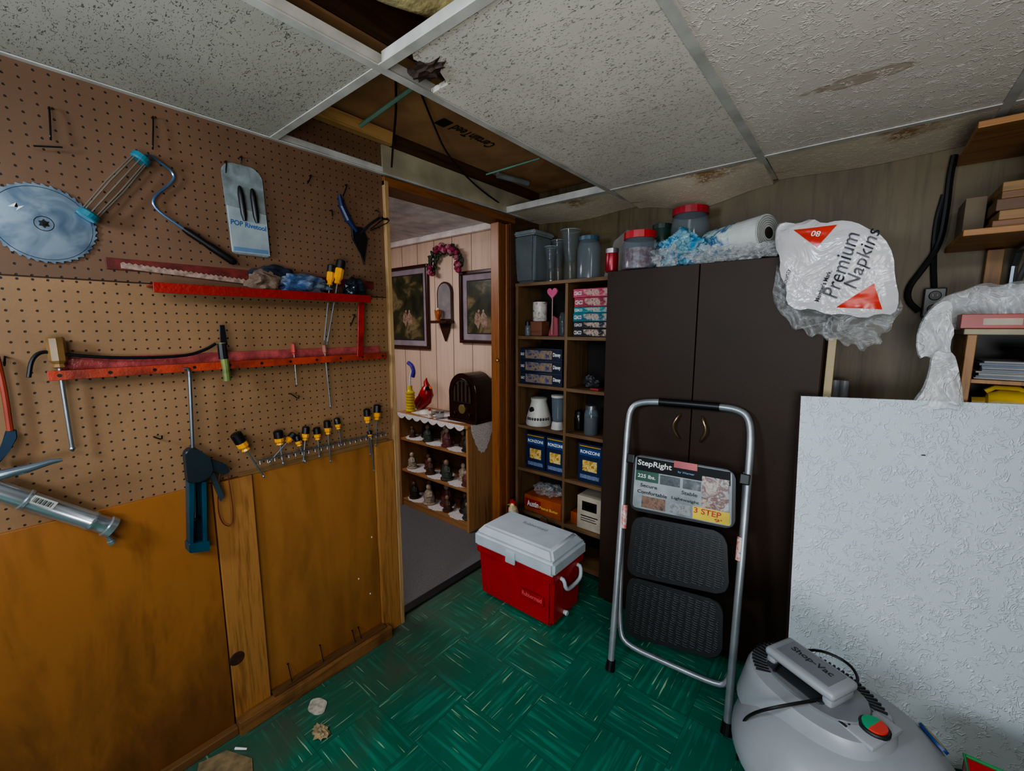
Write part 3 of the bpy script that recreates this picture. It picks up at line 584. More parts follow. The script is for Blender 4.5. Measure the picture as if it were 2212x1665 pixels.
def doily(x,y,z,rx,ry,lab='white crocheted lace doily under figurines'):
    pts=[]
    for i in range(60):
        a=2*pi*i/60; r=1+.07*abs(sin(i*pi/5)); pts.append((x+rx*r*cos(a),y+ry*r*sin(a)))
    solo(gpoly(pts,z+.0005,z+.002),'doily',LACE,lab,'doily',group='lace doilies')
doily(-2.33,2.06,bh,.36,.11,'long white lace runner on the bookcase top')
fr2=frame((0,1,0),(0,0,1),(bx1+.011,0,0))
pts=[(by0+.02,bh+.001)]+[(by0+.02+.22*i/16,bh-.03-.17*sin(pi*i/16)-.012*abs(sin(i*1.57))) for i in range(17)]+[(by0+.24,bh+.001)]
solo(gpoly(pts,0,.0015),'doily',LACE,'scalloped lace doily hanging over the bookcase end','doily',fr2,'lace doilies')
fr3=frame((1,0,0),(0,0,1),(0,by0-.0115,0))
pts=[(bx0+.02,bh+.001)]+[(bx0+.02+.72*i/48,bh-.018-.022*abs(sin(pi*i/6))) for i in range(49)]+[(bx1-.02,bh+.001)]
solo(gpoly(pts,0,.0012),'doily',LACE,'narrow scalloped lace edging along the bookcase front','doily',fr3,'lace doilies')
def figurine(x,y,z,h,c,c2,lab,seed):
    t=Thing('figurine',lab,'figurine',(x,y,z),group='bookcase figurines'); z+=.002
    t.add(lathe((x,y,z),[(0,h*.33),(h*.06,h*.34),(h*.08,h*.26),(h*.3,h*.28),(h*.55,h*.2),(h*.72,h*.1)],14),'body',mat(c,.5,0,.5,60),smooth=True)
    t.add(gsph((x,y-.004,z+h*.84),(h*.13,h*.13,h*.16),2),'head',mat(c2,.5),smooth=True)
    bm=B()
    for s in (-1,1): gtube([(x+s*h*.16,y,z+h*.62),(x+s*h*.27,y-h*.06,z+h*.45),(x+s*h*.1,y-h*.2,z+h*.4)],[h*.06,h*.055,h*.045],8,bm=bm)
    t.add(bm,'arms',mat(c,.5,0,.5,60),smooth=True)
cols=[('#4a3020','#8a7058','brown painted seated figurine'),('#9c8e7e','#b8a490','cream porcelain figurine'),('#2c201a','#5a4434','dark bronze figurine'),('#5e3030','#a08878','red-robed small figurine'),('#3a4038','#887460','grey-green figurine')]
for k_,z in enumerate(shz):
    for i in range(7):
        x=bx0+.08+i*.10+random.uniform(-.012,.012); y=2.00+.07*(i%2); c=cols[(i*2+k_)%5]
        figurine(x,y,z+.002,(.12 if z>.5 else .15)*random.uniform(.7,1.15),c[0],c[1],c[2]+' on a bookcase shelf',i)
    for i in range(3): doily(bx0+.13+i*.235,2.035,z,.105,.095)
# radio
RF=BK(1.99); u0,v0,u1,v1=rect(RF,970,802,1060,905,0); hw=.13; hh=.335; v0=bh+.003; cx=u0+hw
rd=Thing('radio','dark wooden cathedral-style vintage radio with arched top','radio',(cx,v0,-.08),RF)
A=arch(cx,hw,v0+.02,v0+hh); WD=wood('#240f08','#120502',1,1,.25,16)
rd.add(gpoly(A,-.18,0,.003),'cabinet',WD); rd.add(gbox((cx-hw-.01,v0,-.185),(cx+hw+.01,v0+.022,.01),.004),'base',WD)
rd.add(gpoly(arch(cx,.085,v0+.14,v0+hh-.04),.0005,.002),'grille_cloth',mat('#3a2a1c',.8,bmp=.5,bs=200))
bm=B()
for s in (-.055,-.018,.018,.055): gbox((cx+s-.007,v0+.135,.002),(cx+s+.007,v0+.29-abs(s)*.5,.008),.002,bm=bm)
rd.add(bm,'grille_bars',WD); rd.add(gtube([(p_[0],p_[1],.004) for p_ in arch(cx,.088,v0+.137,v0+hh-.037)],.006,8,True),'grille_frame',WD)
rd.add(gax((cx,v0+.09,0),(cx,v0+.09,1),[(0,.032),(.006,.032),(.008,.026)],24),'dial',mat('#8a7a50',.3,.5))
for s in (-.07,.07): rd.add(gax((cx+s,v0+.055,0),(cx+s,v0+.055,1),[(0,.012),(.012,.011),(.015,.008)],14),'knob',mat('#140804',.3))
def bh3(px,py,y): return h3(BK(y),px,py,0)
p=bh3(925,880,2.02); x=p.x; z=bh+.002; y=2.0
cdn=Thing('cardinal_figurine','glossy red cardinal bird figurine on a white base','bird figurine',(x,y,z)); CR_=mat('#a0121a',.3)
cdn.add(lathe((x,y,z),[(0,.055),(.012,.06),(.03,.045),(.04,.02)],18),'base',mat('#c8c0b4'),smooth=True)
bm=gtube([(x-.095,y,z+.03),(x-.055,y,z+.06),(x-.018,y,z+.11),(x+.01,y,z+.165),(x+.018,y,z+.205),(x+.02,y,z+.225)],[.012,.034,.055,.050,.036,.014],16)
gtube([(x+.02,y,z+.205),(x+.005,y,z+.245),(x+.014,y,z+.275)],[.026,.016,.003],10,bm=bm)
cdn.add(bm,'body',CR_,smooth=True); cdn.add(gax((x+.045,y,z+.205),(x+.08,y,z+.20),[(0,.015),(.034,.001)],10),'beak',mat('#c86020'))
cdn.add(gsph((x+.042,y-.01,z+.20),(.014,.027,.02),2),'face_mask',BLACK)
for s in (-1,1): cdn.add(gtube([(x+.005,y+s*.045,z+.145),(x-.035,y+s*.05,z+.10),(x-.09,y+s*.02,z+.04)],[.022,.025,.006],10),'wing',mat('#7a0e16',.35),smooth=True)
p=bh3(887,883,2.0); x=p.x; y=2.0
bb=Thing('bubble_bottle','yellow ribbed plastic bottle with a purple wand on top','bottle',(x,y,z)); pr_=[(0,.03)]
for i in range(7): pr_+=[(.006+i*.022,.036),(.018+i*.022,.036),(.022+i*.022,.029)]
pr_+=[(.17,.018),(.20,.018)]
bb.add(lathe((x,y,z),pr_,18),'bottle',mat('#c8b438',.35),smooth=True); bb.add(gtube(smoothpts([(x,y,z+.2),(x+.005,y,z+.26),(x+.025,y,z+.31),(x+.04,y,z+.33)],1),.007,8),'wand_stem',mat('#c8c8d8'))
bb.add(gtube(smoothpts([(x+.04,y,z+.27),(x+.055,y,z+.31),(x+.035,y,z+.355),(x-.01,y,z+.375)],1),.015,8),'wand_head',mat('#3a2a8a',.4))
p=bh3(950,897,1.97); x=p.x
jr=Thing('candle_jar','small clear glass jar candle on the bookcase','jar',(x,1.97,z)); jr.add(lathe((x,1.97,z),[(0,.03),(.03,.032),(.045,.03)],18),'glass',CLEARB,smooth=True); jr.add(lathe((x,1.97,z+.045),[(0,.032),(.01,.032)],18),'lid',STEEL)
p=bh3(930,893,1.95)
figurine(p.x,1.945,bh+.002,.07,'#c8b8a8','#b03028','small white and red porcelain figurine beside the red bird',3)
# ================================================================= PIGEONHOLE SHELF
SB=BK(1.97); SW=wood('#6a5034','#4a3520',0,1,.6,12,.4); SV=wood('#6a5034','#4a3520',1,1,.6,12,.4)
SX0,SX1,SD=-1.585,-.935,-.235; SH=[1.645,1.345,1.065,.815,.55,.28]
sf=Thing('shelving_unit','rough brown wooden pigeonhole shelving unit filled with household goods','shelf',((SX0+SX1)/2,0,-.12),SB)
sf.add(gbox((SX0,0,SD),(SX0+.018,SH[0]-.018,0),.001),'side_panel',SV); sf.add(gbox((SX1-.018,0,SD),(SX1,SH[0]-.018,0),.001),'side_panel',SV)
sf.add(gbox((-1.247,.04,SD+.005),(-1.230,SH[0]-.018,-.001),.001),'divider',SV)
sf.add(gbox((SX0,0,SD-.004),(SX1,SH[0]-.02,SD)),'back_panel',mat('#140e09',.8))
for i,z in enumerate(SH+[.06]):
    if i==0: sf.add(gbox((SX0,z-.018,SD),(SX1,z,.004),.001),'top_board',SW)
    else:
        sf.add(gbox((SX0+.018,z-.018,SD),(-1.247,z,-.001),.001),'shelf_board',SW); sf.add(gbox((-1.230,z-.018,SD),(SX1-.018,z,-.001),.001),'shelf_board',SW)
def jar(fr,px,base,w,r,h,lab,body=CLEAR,lid=None,neck=1.0,name='jar',cat='jar',lidh=.02,group=None,fill=None):
    x=px; t=Thing(name,lab,cat,(x,base,w),fr,group)
    t.add(vlathe((x,base,w),[(0,r*.9),(.006,r),(h*.8,r),(h*.9,r*(.5+.5*neck)),(h,r*neck)],20),'body',body,smooth=True)
    if fill: t.add(vlathe((x,base+.004,w),[(0,r*.85),(h*.65,r*.9)],16),'contents',fill)
    if lid: t.add(vlathe((x,base+h,w),[(0,r*neck*1.08),(lidh,r*neck*1.08),(lidh+.002,r*neck*.9)],20),'lid',lid)
    return t
def frustv(cx,base,w,rx0,rz0,rx1,rz1,h,bev):
    t=B(); v=[t.verts.new(p) for p in ((cx-rx0,base,w-rz0),(cx+rx0,base,w-rz0),(cx+rx0,base,w+rz0),(cx-rx0,base,w+rz0),(cx-rx1,base+h,w-rz1),(cx+rx1,base+h,w-rz1),(cx+rx1,base+h,w+rz1),(cx-rx1,base+h,w+rz1))]
    for f in ((0,3,2,1),(4,5,6,7),(0,1,5,4),(1,2,6,5),(2,3,7,6),(3,0,4,7)): t.faces.new([v[i] for i in f])
    bmesh.ops.bevel(t,geom=t.edges[:],offset=bev,segments=3,affect='EDGES'); return t
TZ=SH[0]+.001
def topx(px,w=-.1): return hit(SB,px,560,w)[0]
x=topx(1150); t_=Thing('plastic_bin','tall cloudy rectangular plastic bin with a flanged rim','container',(x,TZ,-.1),SB)
t_.add(frustv(x,TZ,-.1,.066,.075,.082,.092,.27,.016),'body',mat('#7c868a',.25,alpha=.5),smooth=True); t_.add(frustv(x,TZ+.262,-.1,.088,.098,.090,.100,.026,.008),'rim',mat('#8c9498',.4,alpha=.75),smooth=True)
for px,r,h,w_ in ((1190,.030,.19,-.06),(1206,.034,.24,-.16),(1232,.046,.27,-.1)):
    x=topx(px,w_); t_=Thing('glass_vase','clear fluted glass vase on the shelf top','vase',(x,TZ,w_),SB,'glass vases')
    t_.add(vlathe((x,TZ,w_),[(0,r*.8),(.01,r*.8),(h*.4,r*.7),(h,r*1.25),(h,r*1.15),(h*.4,r*.6)],16),'glass',CLEAR,smooth=True)
    t_.add(vlathe((x,TZ,w_),[(0,r*.82),(.008,r*.82)],16),'base',mat('#59666a',.1,alpha=.7)); t_.add(gtube([(x+r*1.22*cos(a*pi/10),TZ+h,w_+r*1.22*sin(a*pi/10)) for a in range(20)],.0018,6,True),'rim',mat('#a8b2b6',.1,alpha=.8))
jar(SB,topx(1274),TZ,-.09,.062,.20,'clear plastic jar with a pale blue screw lid',CLEARB,mat('#38566c',.4),.8)
def shx(px,py,w=-.06): return hit(SB,px,py,w)[0]
def box(fr,u0,v0,u1,v1,w0,w1,m,name,lab,cat,texts=(),bands=(),group=None):
    t=Thing(name,lab,cat,((u0+u1)/2,v0,(w0+w1)/2),fr,group); t.add(gbox((u0,v0,w0),(u1,v1,w1),.0015),'carton',m)
    for (a,b,c,d,mm,nm) in bands: t.add(gbox((u0+(u1-u0)*a,v0+(v1-v0)*b,w1),(u0+(u1-u0)*c,v0+(v1-v0)*d,w1+.0008)),nm,mm)
    for (s,a,b,wf,hf,mm,rot) in texts: t.add(gtext(s,u0+(u1-u0)*a,v0+(v1-v0)*b,w1+.0012,width=(u1-u0)*wf,height=(v1-v0)*hf,rot=rot,bold=.02),'lettering',mm)
    return t
jar(SB,shx(1160,660),SH[1]+.085,-.09,.042,.11,'white canister with a dark printed pattern',artmat(['#181818','#b0a8a0','#c8c0b8','#302c2c'],'canister_print',30),None,name='canister')
a=shx(1145,700); box(SB,a,SH[1]+.001,a+.09,SH[1]+.083,-.13,-.05,wood('#7a4c3a','#5a3426',0),'wooden_box','small reddish wooden box in the pigeonhole','box')
a=shx(1197,700); ht=Thing('heart_ornament','pink heart on a stick standing beside a glass bottle','ornament',(a,SH[1],-.04),SB)
def heart(cx,cy,s): return [(cx+s*16*sin(t)**3/16,cy+s*(13*cos(t)-5*cos(2*t)-2*cos(3*t)-cos(4*t))/16) for t in [2*pi*i/40 for i in range(40)]]
hy=hit(SB,1197,632,-.04)[1]
ht.add(gpoly(heart(a,hy,.034),-.045,-.035,.001),'heart',mat('#c04c78',.5)); ht.add(gcyl((a,SH[1]+.01,-.04),(a,hy-.02,-.04),.003,n=8),'stick',mat('#a88080'))
ht.add(gpoly([(a-.03,SH[1]+.001),(a+.035,SH[1]+.001),(a+.03,SH[1]+.10),(a+.0,SH[1]+.115)],-.06,-.046,.001),'pink_block',mat('#8a3c44',.5))
jar(SB,shx(1215,690,-.05),SH[1]+.001,-.05,.02,.13,'slim clear glass bottle in the pigeonhole',CLEAR,None,.5,name='bottle',cat='bottle')
jar(SB,shx(1140,700,-.03),SH[1]+.001,-.03,.016,.06,'tiny clear glass jar with dark lid',CLEARB,BLACK,.8)
z=SH[1]+.0005; u0=-1.205; u1=-.965
for i,(c,hh_) in enumerate((('#18181c',.045),('#24202c',.035),('#1c5c6c',.045),('#207884',.03),('#8a2a40',.05),('#a83c58',.045))):
    dx=random.uniform(-.004,.004)
    box(SB,u0+dx,z,u1+dx,z+hh_-.001,-.2,-.02,mat(c,.4,0,.25,30),'puzzle_box','puzzle box with white maker lettering in a pigeonhole stack','puzzle box',[('CEACO',.12,.5,.19,.45,WHITE,0)],[(.26,.12,.98,.88,artmat(['#1a1018',c,'#a8988c','#4c1c28'],'puzzle_art_%d'%i,34),'printed_picture')],'puzzle boxes in the upper stack'); z+=hh_
z=SH[2]+.0005; u0=SX0+.026
for i,hh_ in enumerate((.07,.07,.07)):
    box(SB,u0,z,u0+.29,z+hh_-.001,-.2,-.015+.002*i,mat('#131e34',.4,0,.25,30),'puzzle_box','dark blue puzzle box with white lettering','puzzle box',[('CEACO',.06,.5,.09,.22,WHITE,0),('Disney',.89,.5,.17,.4,WHITE,0)],[(.13,.15,.78,.85,artmat(['#10142a','#5c5c70','#8a7450','#2c3858'],'puzzle_art_b%d'%i,44),'printed_picture')],'puzzle boxes in the lower stack'); z+=hh_
a=shx(1278,815); solo(gsph((a,SH[2]+.040,-.06),(.035,.030,.03),3,amp=.7,fr=3,seed=2),'toy_animal',mat('#2c3034',.5,0,.5,30),'small dark grey toy lying in the pigeonhole','toy',SB,smooth=True)
a=shx(1295,830); solo(gbox((a-.03,SH[2]+.001,-.05),(a+.02,SH[2]+.012,-.01),.003),'plastic_clip',mat('#8a2828'),'small red plastic piece on the pigeonhole shelf','plastic piece',SB)
a=shx(1160,885,-.06); bl=Thing('juicer','white electric juicer base with a black printed band','juicer',(a,SH[3],-.08),SB)
bl.add(vlathe((a,SH[3]+.001,-.08),[(0,.075),(.012,.079),(.05,.073),(.11,.055),(.14,.047),(.16,.050),(.165,.035)],28),'body',mat('#b4b2aa',.45),smooth=True)
bm=B()
for i in range(9):
    th=-pi*.05-.22*i; gsph((a+.075*cos(th),SH[3]+.045,-.08-.075*sin(th)),(.007,.010,.007),1,bm=bm)
bl.add(bm,'button_row',BLACK); bl.add(gax((a-.01,SH[3]+.095,-.028),(a-.01,SH[3]+.095,.0),[(0,.018),(.008,.018),(.01,.012)],16),'dial',DKMET)
a=shx(1205,880,-.05); bj=Thing('blender_jar','clear blender jar standing on a white collar','blender jar',(a,SH[3],-.05),SB)
bj.add(vlathe((a,SH[3]+.001,-.05),[(0,.038),(.03,.034),(.044,.03)],20),'collar',mat('#a8a8a4'),smooth=True); bj.add(vlathe((a,SH[3]+.045,-.05),[(0,.028),(.02,.032),(.13,.036),(.14,.036)],20),'jar_body',CLEARB,smooth=True); bj.add(vlathe((a,SH[3]+.185,-.05),[(0,.038),(.012,.038),(.014,.02)],20),'lid',mat('#a8a8a4'))
jar(SB,shx(1277,900),SH[3]+.001,-.06,.038,.14,'clear glass mason jar with dark contents and steel lid',CLEARB,STEEL,.8,fill=mat('#2a1e1c',.6,0,.5,60))
jar(SB,shx(1250,915,-.1),SH[3]+.001,-.1,.026,.09,'small dark glass jar behind the mason jar',mat('#1a1a18',.2,alpha=.8),BLACK,.8)
for (x0_,x1_) in ((1138,1178),(1181,1220),(1250,1302)):
    u0,v0,u1,v1=rect(SB,x0_,938,x1_,1015,-.03); u1=min(u1,SX1-.02); v0=SH[4]+.001
    if u0<-1.247: u1=min(u1,-1.249)
    box(SB,u0,v0,u1,v0+.215,-.09,-.025,mat('#0e2244',.4,0,.2,12),'pasta_box','dark blue pasta box with gold pasta picture and white lettering','pasta box',[('RONZONI',.5,.80,.8,.085,WHITE,0)],[(.06,.70,.94,.90,mat('#16386e'),'name_panel'),(.2,.30,.8,.58,artmat(['#5a4018','#b08a38','#d8c080','#201a10'],'pasta_art',60),'pasta_picture'),(.06,.93,.94,.96,mat('#a88428'),'gold_edge'),(.1,.10,.9,.2,artmat(['#10203c','#7080a0','#182c50'],'pasta_print',90),'small_print')],'pasta boxes')
u0,v0,u1,v1=rect(SB,1133,1060,1212,1108,-.02)
u1=min(u1,-1.25); box(SB,u0,SH[5]+.001,u1,SH[5]+.10,-.17,-.02,mat('#9a4a22',.4),'snack_box','orange snack cracker box with white script lettering','snack box',[('Austin',.24,.5,.32,.36,WHITE,.05),('Peanut Butter',.68,.42,.5,.17,mat('#e0c058'),.0)],[(.02,.25,.46,.78,mat('#8a1a14'),'red_logo_panel')])
solo(gsph(((u0+u1)/2,SH[5]+.135,-.09),(.10,.032,.06),4,amp=.35,fr=3,seed=5),'plastic_packet',CRINK,'clear crinkled packet on the snack box','packet',SB,smooth=True)
u0,v0,u1,v1=rect(SB,1247,1062,1300,1130,-.02); u1=min(u1,SX1-.02)
box(SB,u0,SH[5]+.001,u1,SH[5]+.19,-.17,-.02,mat('#a09888',.6),'carton_box','white carton with a black picture and small print','box',[],[(.2,.58,.8,.86,BLACK,'black_picture'),(.3,.64,.7,.80,mat('#8a867c'),'picture_center'),(.15,.40,.85,.43,BLACK,'print_line'),(.15,.33,.75,.35,BLACK,'print_line'),(.15,.26,.8,.28,BLACK,'print_line')])
a=-1.21; box(SB,a,SH[5]+.001,a+.05,SH[5]+.07,-.12,-.04,mat('#8e4424'),'snack_box','small orange snack packet box','snack box')
# rooster statue standing on the floor between cooler and shelving
q=hit(BK(1.875),1108,1092,0); hx,hz=q[0],q[1]; ry=1.875
rs=Thing('rooster_figurine','cream rooster statue with red comb standing behind the cooler','rooster figurine',(hx+.09,ry,0))
CRM=mat('#c8b890',.6,0,.3,60)
rs.add(lathe((hx+.09,ry,.001),[(0,.07),(.02,.07),(.03,.05)],20),'base',mat('#5a6a3a'))
bm=gtube([(hx+.20,ry,.26),(hx+.15,ry,.20),(hx+.09,ry,.17),(hx+.03,ry,.21),(hx+.005,ry,hz-.06),(hx,ry,hz-.01),(hx,ry,hz+.016)],[.012,.05,.072,.055,.034,.026,.010],16); rs.add(bm,'body',CRM,smooth=True)
bm=B()
for s in (-1,1): gcyl((hx+.09,ry+s*.03,.02),(hx+.09,ry+s*.03,.12),.010,n=10,bm=bm)
rs.add(bm,'legs',mat('#a88430'))
RB=frame((1,0,0),(0,0,1),(0,ry,0)); RDM=mat('#a01818')
t=gpoly([(hx-.022,hz+.008),(hx-.018,hz+.036),(hx-.010,hz+.022),(hx-.002,hz+.042),(hx+.006,hz+.024),(hx+.016,hz+.034),(hx+.020,hz+.004)],-.005,.005,.001); t.transform(RB); rs.add(t,'comb',RDM)
t=gpoly([(hx-.024,hz-.012),(hx-.010,hz-.010),(hx-.016,hz-.044)],.010,.018,.001); t.transform(RB); rs.add(t,'wattle',RDM)
rs.add(gax((hx-.020,ry,hz),(hx-.05,ry,hz-.006),[(0,.009),(.026,.001)],8),'beak',mat('#d0a030')); rs.add(gsph((hx-.012,ry-.022,hz+.004),.004,2),'eye',BLACK)
t=gpoly([(hx+.17,.22),(hx+.21,.34),(hx+.25,.33),(hx+.26,.24),(hx+.20,.17)],-.008,.008,.002); t.transform(RB); rs.add(t,'tail',mat('#4a3420'))
# ================================================================= CABINET
CB=BK(1.82); CX0,CX1,CZ=-.928,-.10,1.65; CM=mat('#2a1c12',.55,0,.12,3,.05,200,spec=.3)
cb=Thing('cabinet','tall dark brown two-door storage cabinet against the back wall','cabinet',((CX0+CX1)/2,0,-.19),CB)
bm=gbox((CX0,.03,-.375),(CX1,CZ,-.02),.002); gbox((CX0+.01,0,-.36),(CX1-.01,.03,-.05),bm=bm); cb.add(bm,'body',CM)
for s,(a,b) in enumerate(((CX0+.002,-.527),(-.523,CX1-.002))):
    d_=cb.add(gbox((a,.05,-.018),(b,CZ-.003,0),.002),'door',CM)
    x=hit(CB,1463 if s==0 else 1524,920,0)[0]; ya=hit(CB,1463,893,0)[1]; yb=hit(CB,1463,945,0)[1]; sg=1 if s==0 else -1
    P=[(x+sg*.012,ya,.002),(x+sg*.008,ya-.006,.018),(x-sg*.014,(ya+yb)/2,.026),(x+sg*.010,yb+.006,.018),(x+sg*.016,yb,.002)]
    cb.add(gtube(smoothpts(P,2),.0045,8),'handle',mat('#8a7558',.3,.8),par=d_,label='curved antique brass handle',smooth=True)
solo(gbox((-.092,0,-.06),(-.068,1.36,-.03),.002),'trim_60',wood('#9a8866','#76643f',1),kind=K,fr=CB)
def cx_(px,py,w): return hit(CB,px,py,w)[0]
CZ+=.001
jar(CB,cx_(1380,540,-.07),CZ,-.08,.078,.135,'large clear jar with a red lid full of red trinkets',CLEARB,mat('#a01c24',.35),.85,fill=artmat(['#1c0c10','#6a141c','#8a8088','#4a1018'],'trinkets',50),lidh=.03)
a=cx_(1322,550,-.06); jar(CB,a,CZ,-.06,.03,.085,'small red tin beside the large jar',mat('#8a1828',.3,.3),mat('#8a8a90',.3,.8),.95,name='tin',cat='tin')
jar(CB,cx_(1492,460,-.27),CZ,-.27,.085,.25,'tall clear jar with a red screw lid at the back',CLEARB,mat('#a02430',.35),.85,lidh=.03)
a=cx_(1345,520,-.2); solo(gpoly([(a-.10,CZ+.0),(a+.10,CZ+.0),(a+.09,CZ+.19),(a+.02,CZ+.215),(a-.05,CZ+.17)],-.212,-.208),'paper_sheet',mat('#6a6660',.7),'curled grey paper sheet standing behind the jar','paper',CB)
a=cx_(1430,500,-.24); jar(CB,a,CZ,-.24,.045,.20,'dark green jar behind the blue bag',mat('#1c3830',.3),mat('#183028',.4),.9)
def crumple(fr,c,r,m,name,lab,cat,seed,amp=.45,f=2.0,sub=5):
    t=B(); bmesh.ops.create_icosphere(t,subdivisions=sub,radius=1)
    for v in t.verts:
        n1=noise.noise(v.co*f+Vector((seed*3.1,0,seed))); n2=abs(noise.noise(v.co*f*1.7+Vector((0,seed*5.7,1)))); n3=abs(noise.noise(v.co*f*3.5+Vector((seed,2,0))))
        s=1+amp*n1-amp*.9*n2-amp*.4*n3; v.co=Vector((v.co.x*r[0]*s,v.co.y*r[1]*s,v.co.z*r[2]*s))
        if v.co.y<-r[1]*.8: v.co.y=-r[1]*.8
    t.transform(Matrix.Translation(Vector(c)+Vector((0,r[1]*.8,0)))); return solo(t,name,m,lab,cat,fr,smooth=True)
BLUEB=artmat(['#0f4462','#1c7aa8','#7ca4b0','#15587c','#a0b8c0'],'blue_bag_print',10,.2)
bump(BLUEB.node_tree,BLUEB.node_tree.nodes["Principled BSDF"],tex(BLUEB.node_tree,coords(BLUEB.node_tree),22,3,1.5),.7)
crumple(CB,(cx_(1470,530,-.1),CZ,-.12),(.10,.085,.075),BLUEB,'plastic_bag','crumpled blue and clear plastic bag on the cabinet','bag',2,.5)
crumple(CB,(cx_(1438,560,-.03),CZ,-.045),(.07,.05,.04),CRINK,'plastic_wrap','crumpled clear plastic wrap at the cabinet edge','plastic wrap',9,.6)
crumple(CB,(cx_(1535,560,-.03),CZ,-.045),(.10,.04,.04),CRINK,'plastic_wrap','crumpled clear plastic wrap under the paper towels','plastic wrap',12,.6)
e=Vector((cx_(1660,505,-.09),CZ+.10,-.09)); s0=Vector((cx_(1538,498,-.21),CZ+.085,-.21)); dd=(e-s0).normalized(); LL=(e-s0).length
pt=Thing('paper_towel_pack','white paper towel roll pack in printed plastic wrap','paper towels',((e.x+s0.x)/2,CZ,-.15),CB)
pt.add(gax(s0,e,[(0,.03),(.004,.070),(LL-.004,.070),(LL,.03)],32),'roll',mat('#b8bcba',.7,0,.12,12,.3,40))
pt.add(gax(s0,e,[(.01,.0714),(LL*.55,.0714)],32),'printed_wrap',artmat(['#1c7a70','#b0c8c4','#1a5c88','#c8d0d0','#2c8a60'],'towel_print',12,.25)); pt.add(gax(s0+dd*(LL-.002),s0+dd*(LL+.1),[(0,.022),(.004,.022),(.005,.018)],18),'core',mat('#2c2824'))
bm=B(); oa=dd.orthogonal().normalized(); ob=dd.cross(oa)
for k_ in range(5): gtube([e+dd*.001+(oa*cos(t_2)+ob*sin(t_2))*(.03+.008*k_) for t_2 in [2*pi*i/24 for i in range(24)]],.0008,4,True,bm=bm)
pt.add(bm,'roll_layers',mat('#5c5e5c'))
crumple(CB,(cx_(1635,530,-.05),CZ,-.035),(.09,.035,.03),CRINK,'plastic_wrap','torn clear plastic wrap hanging on paper towels','plastic wrap',15,.6)
# napkin bag hanging over the right corner
nb0=hit(CB,1808,595,.04)
def fh(x,y):
    dx=(x-nb0[0])/.20; dy=(y-nb0[1])/.20; r=min(1,(abs(dx)**4+abs(dy)**4)**(1/4))
    return .02+.055*(1-r**5)**.7+.014*noise.noise(Vector((x*9,y*9,2)))+.014*(.3+.7*r)*abs(noise.noise(Vector((x*15+y*9,y*20,5))))+.003*abs(noise.noise(Vector((x*50,y*40,7))))
outl=[hit(CB,a_,b_,.04) for a_,b_ in ((1672,492),(1684,474),(1722,480),(1752,466),(1778,482),(1812,474),(1850,480),(1880,496),(1912,512),(1934,552),(1936,600),(1948,648),(1936,684),(1900,680),(1870,692),(1822,680),(1790,684),(1752,668),(1722,674),(1696,656),(1700,625),(1682,592),(1686,560),(1670,530))]
def sheet(outl,cx,cy,fn,nr=16,back=-.0,it=2):
    O=smoothpts([(p[0],p[1],0) for p in outl],it,True); bm=B(); C=Vector((cx,cy,0)); rings=[]
    for j in range(1,nr+1):
        f=j/nr; rg=[]
        for p in O:
            q=C+(p-C)*f; rg.append(bm.verts.new((q.x,q.y,fn(q.x,q.y) if j<nr else fn(q.x,q.y)*.4)))
        rings.append(rg)
    c0=bm.verts.new((cx,cy,fn(cx,cy))); k=len(O)
    for i in range(k): bm.faces.new((c0,rings[0][i],rings[0][(i+1)%k]))
    for a_,b_ in zip(rings[:-1],rings[1:]):
        for i in range(k): bm.faces.new((a_[i],b_[i],b_[(i+1)%k],a_[(i+1)%k]))
    bk=[bm.verts.new((v.co.x,v.co.y,back)) for v in rings[-1]]
    for i in range(k): bm.faces.new((rings[-1][i],bk[i],bk[(i+1)%k],rings[-1][(i+1)%k]))
    bm.faces.new(bk); return bm
nb=Thing('napkin_pack','white plastic pack of paper napkins with red triangles and script','napkin pack',(nb0[0],nb0[1],.03),CB)
WF,wnt,wb=base('glossy_white_film'); wb.inputs['Base Color'].default_value=lin('#bab7ba'); wb.inputs['Roughness'].default_value=.2
wn=tex(wnt,coords(wnt),9,3,1.2); bump(wnt,wb,mth(wnt,'ABSOLUTE',mth(wnt,'SUBTRACT',wn,.5)),.6,.03)
nb.add(sheet(outl,nb0[0],nb0[1],fh,30,.004,1),'pack',WF,smooth=True)
low=[(1676,560),(1690,640),(1790,660),(1880,670),(1945,640),(1954,668),(1930,692),(1926,716),(1898,722),(1910,744),(1880,744),(1862,764),(1845,740),(1826,752),(1808,730),(1790,742),(1768,718),(1748,732),(1730,704),(1712,716),(1700,690),(1682,676),(1664,640),(1672,600)]
low=[hit(CB,a_,b_,.04) for a_,b_ in low]; lc=hit(CB,1815,690,.04)
nb.add(sheet(low,lc[0],lc[1],lambda x,y:.035+.025*noise.noise(Vector((x*22,y*16,1)))+.02*abs(noise.noise(Vector((x*34,y*24,3)))),16,.012,1),'loose_wrap',CRINK,label='clear crinkled plastic wrap end',smooth=True)
def flatfn(pts,m,nm,off=.003):
    P=[hit(CB,a_,b_,.08) for a_,b_ in pts]; t=B(); vs=[t.verts.new((p[0],p[1],0)) for p in P]; f=t.faces.new(vs); bmesh.ops.triangulate(t,faces=[f]); bmesh.ops.subdivide_edges(t,edges=t.edges[:],cuts=11,use_grid_fill=True)
    for v in t.verts: v.co.z=fh(v.co.x,v.co.y)+off
    nb.add(t,nm,m,smooth=True)
RT=mat('#b82a18',.3)
flatfn([(1712,494),(1808,484),(1764,534)],RT,'red_triangle'); flatfn([(1806,664),(1906,668),(1888,612)],RT,'red_triangle')
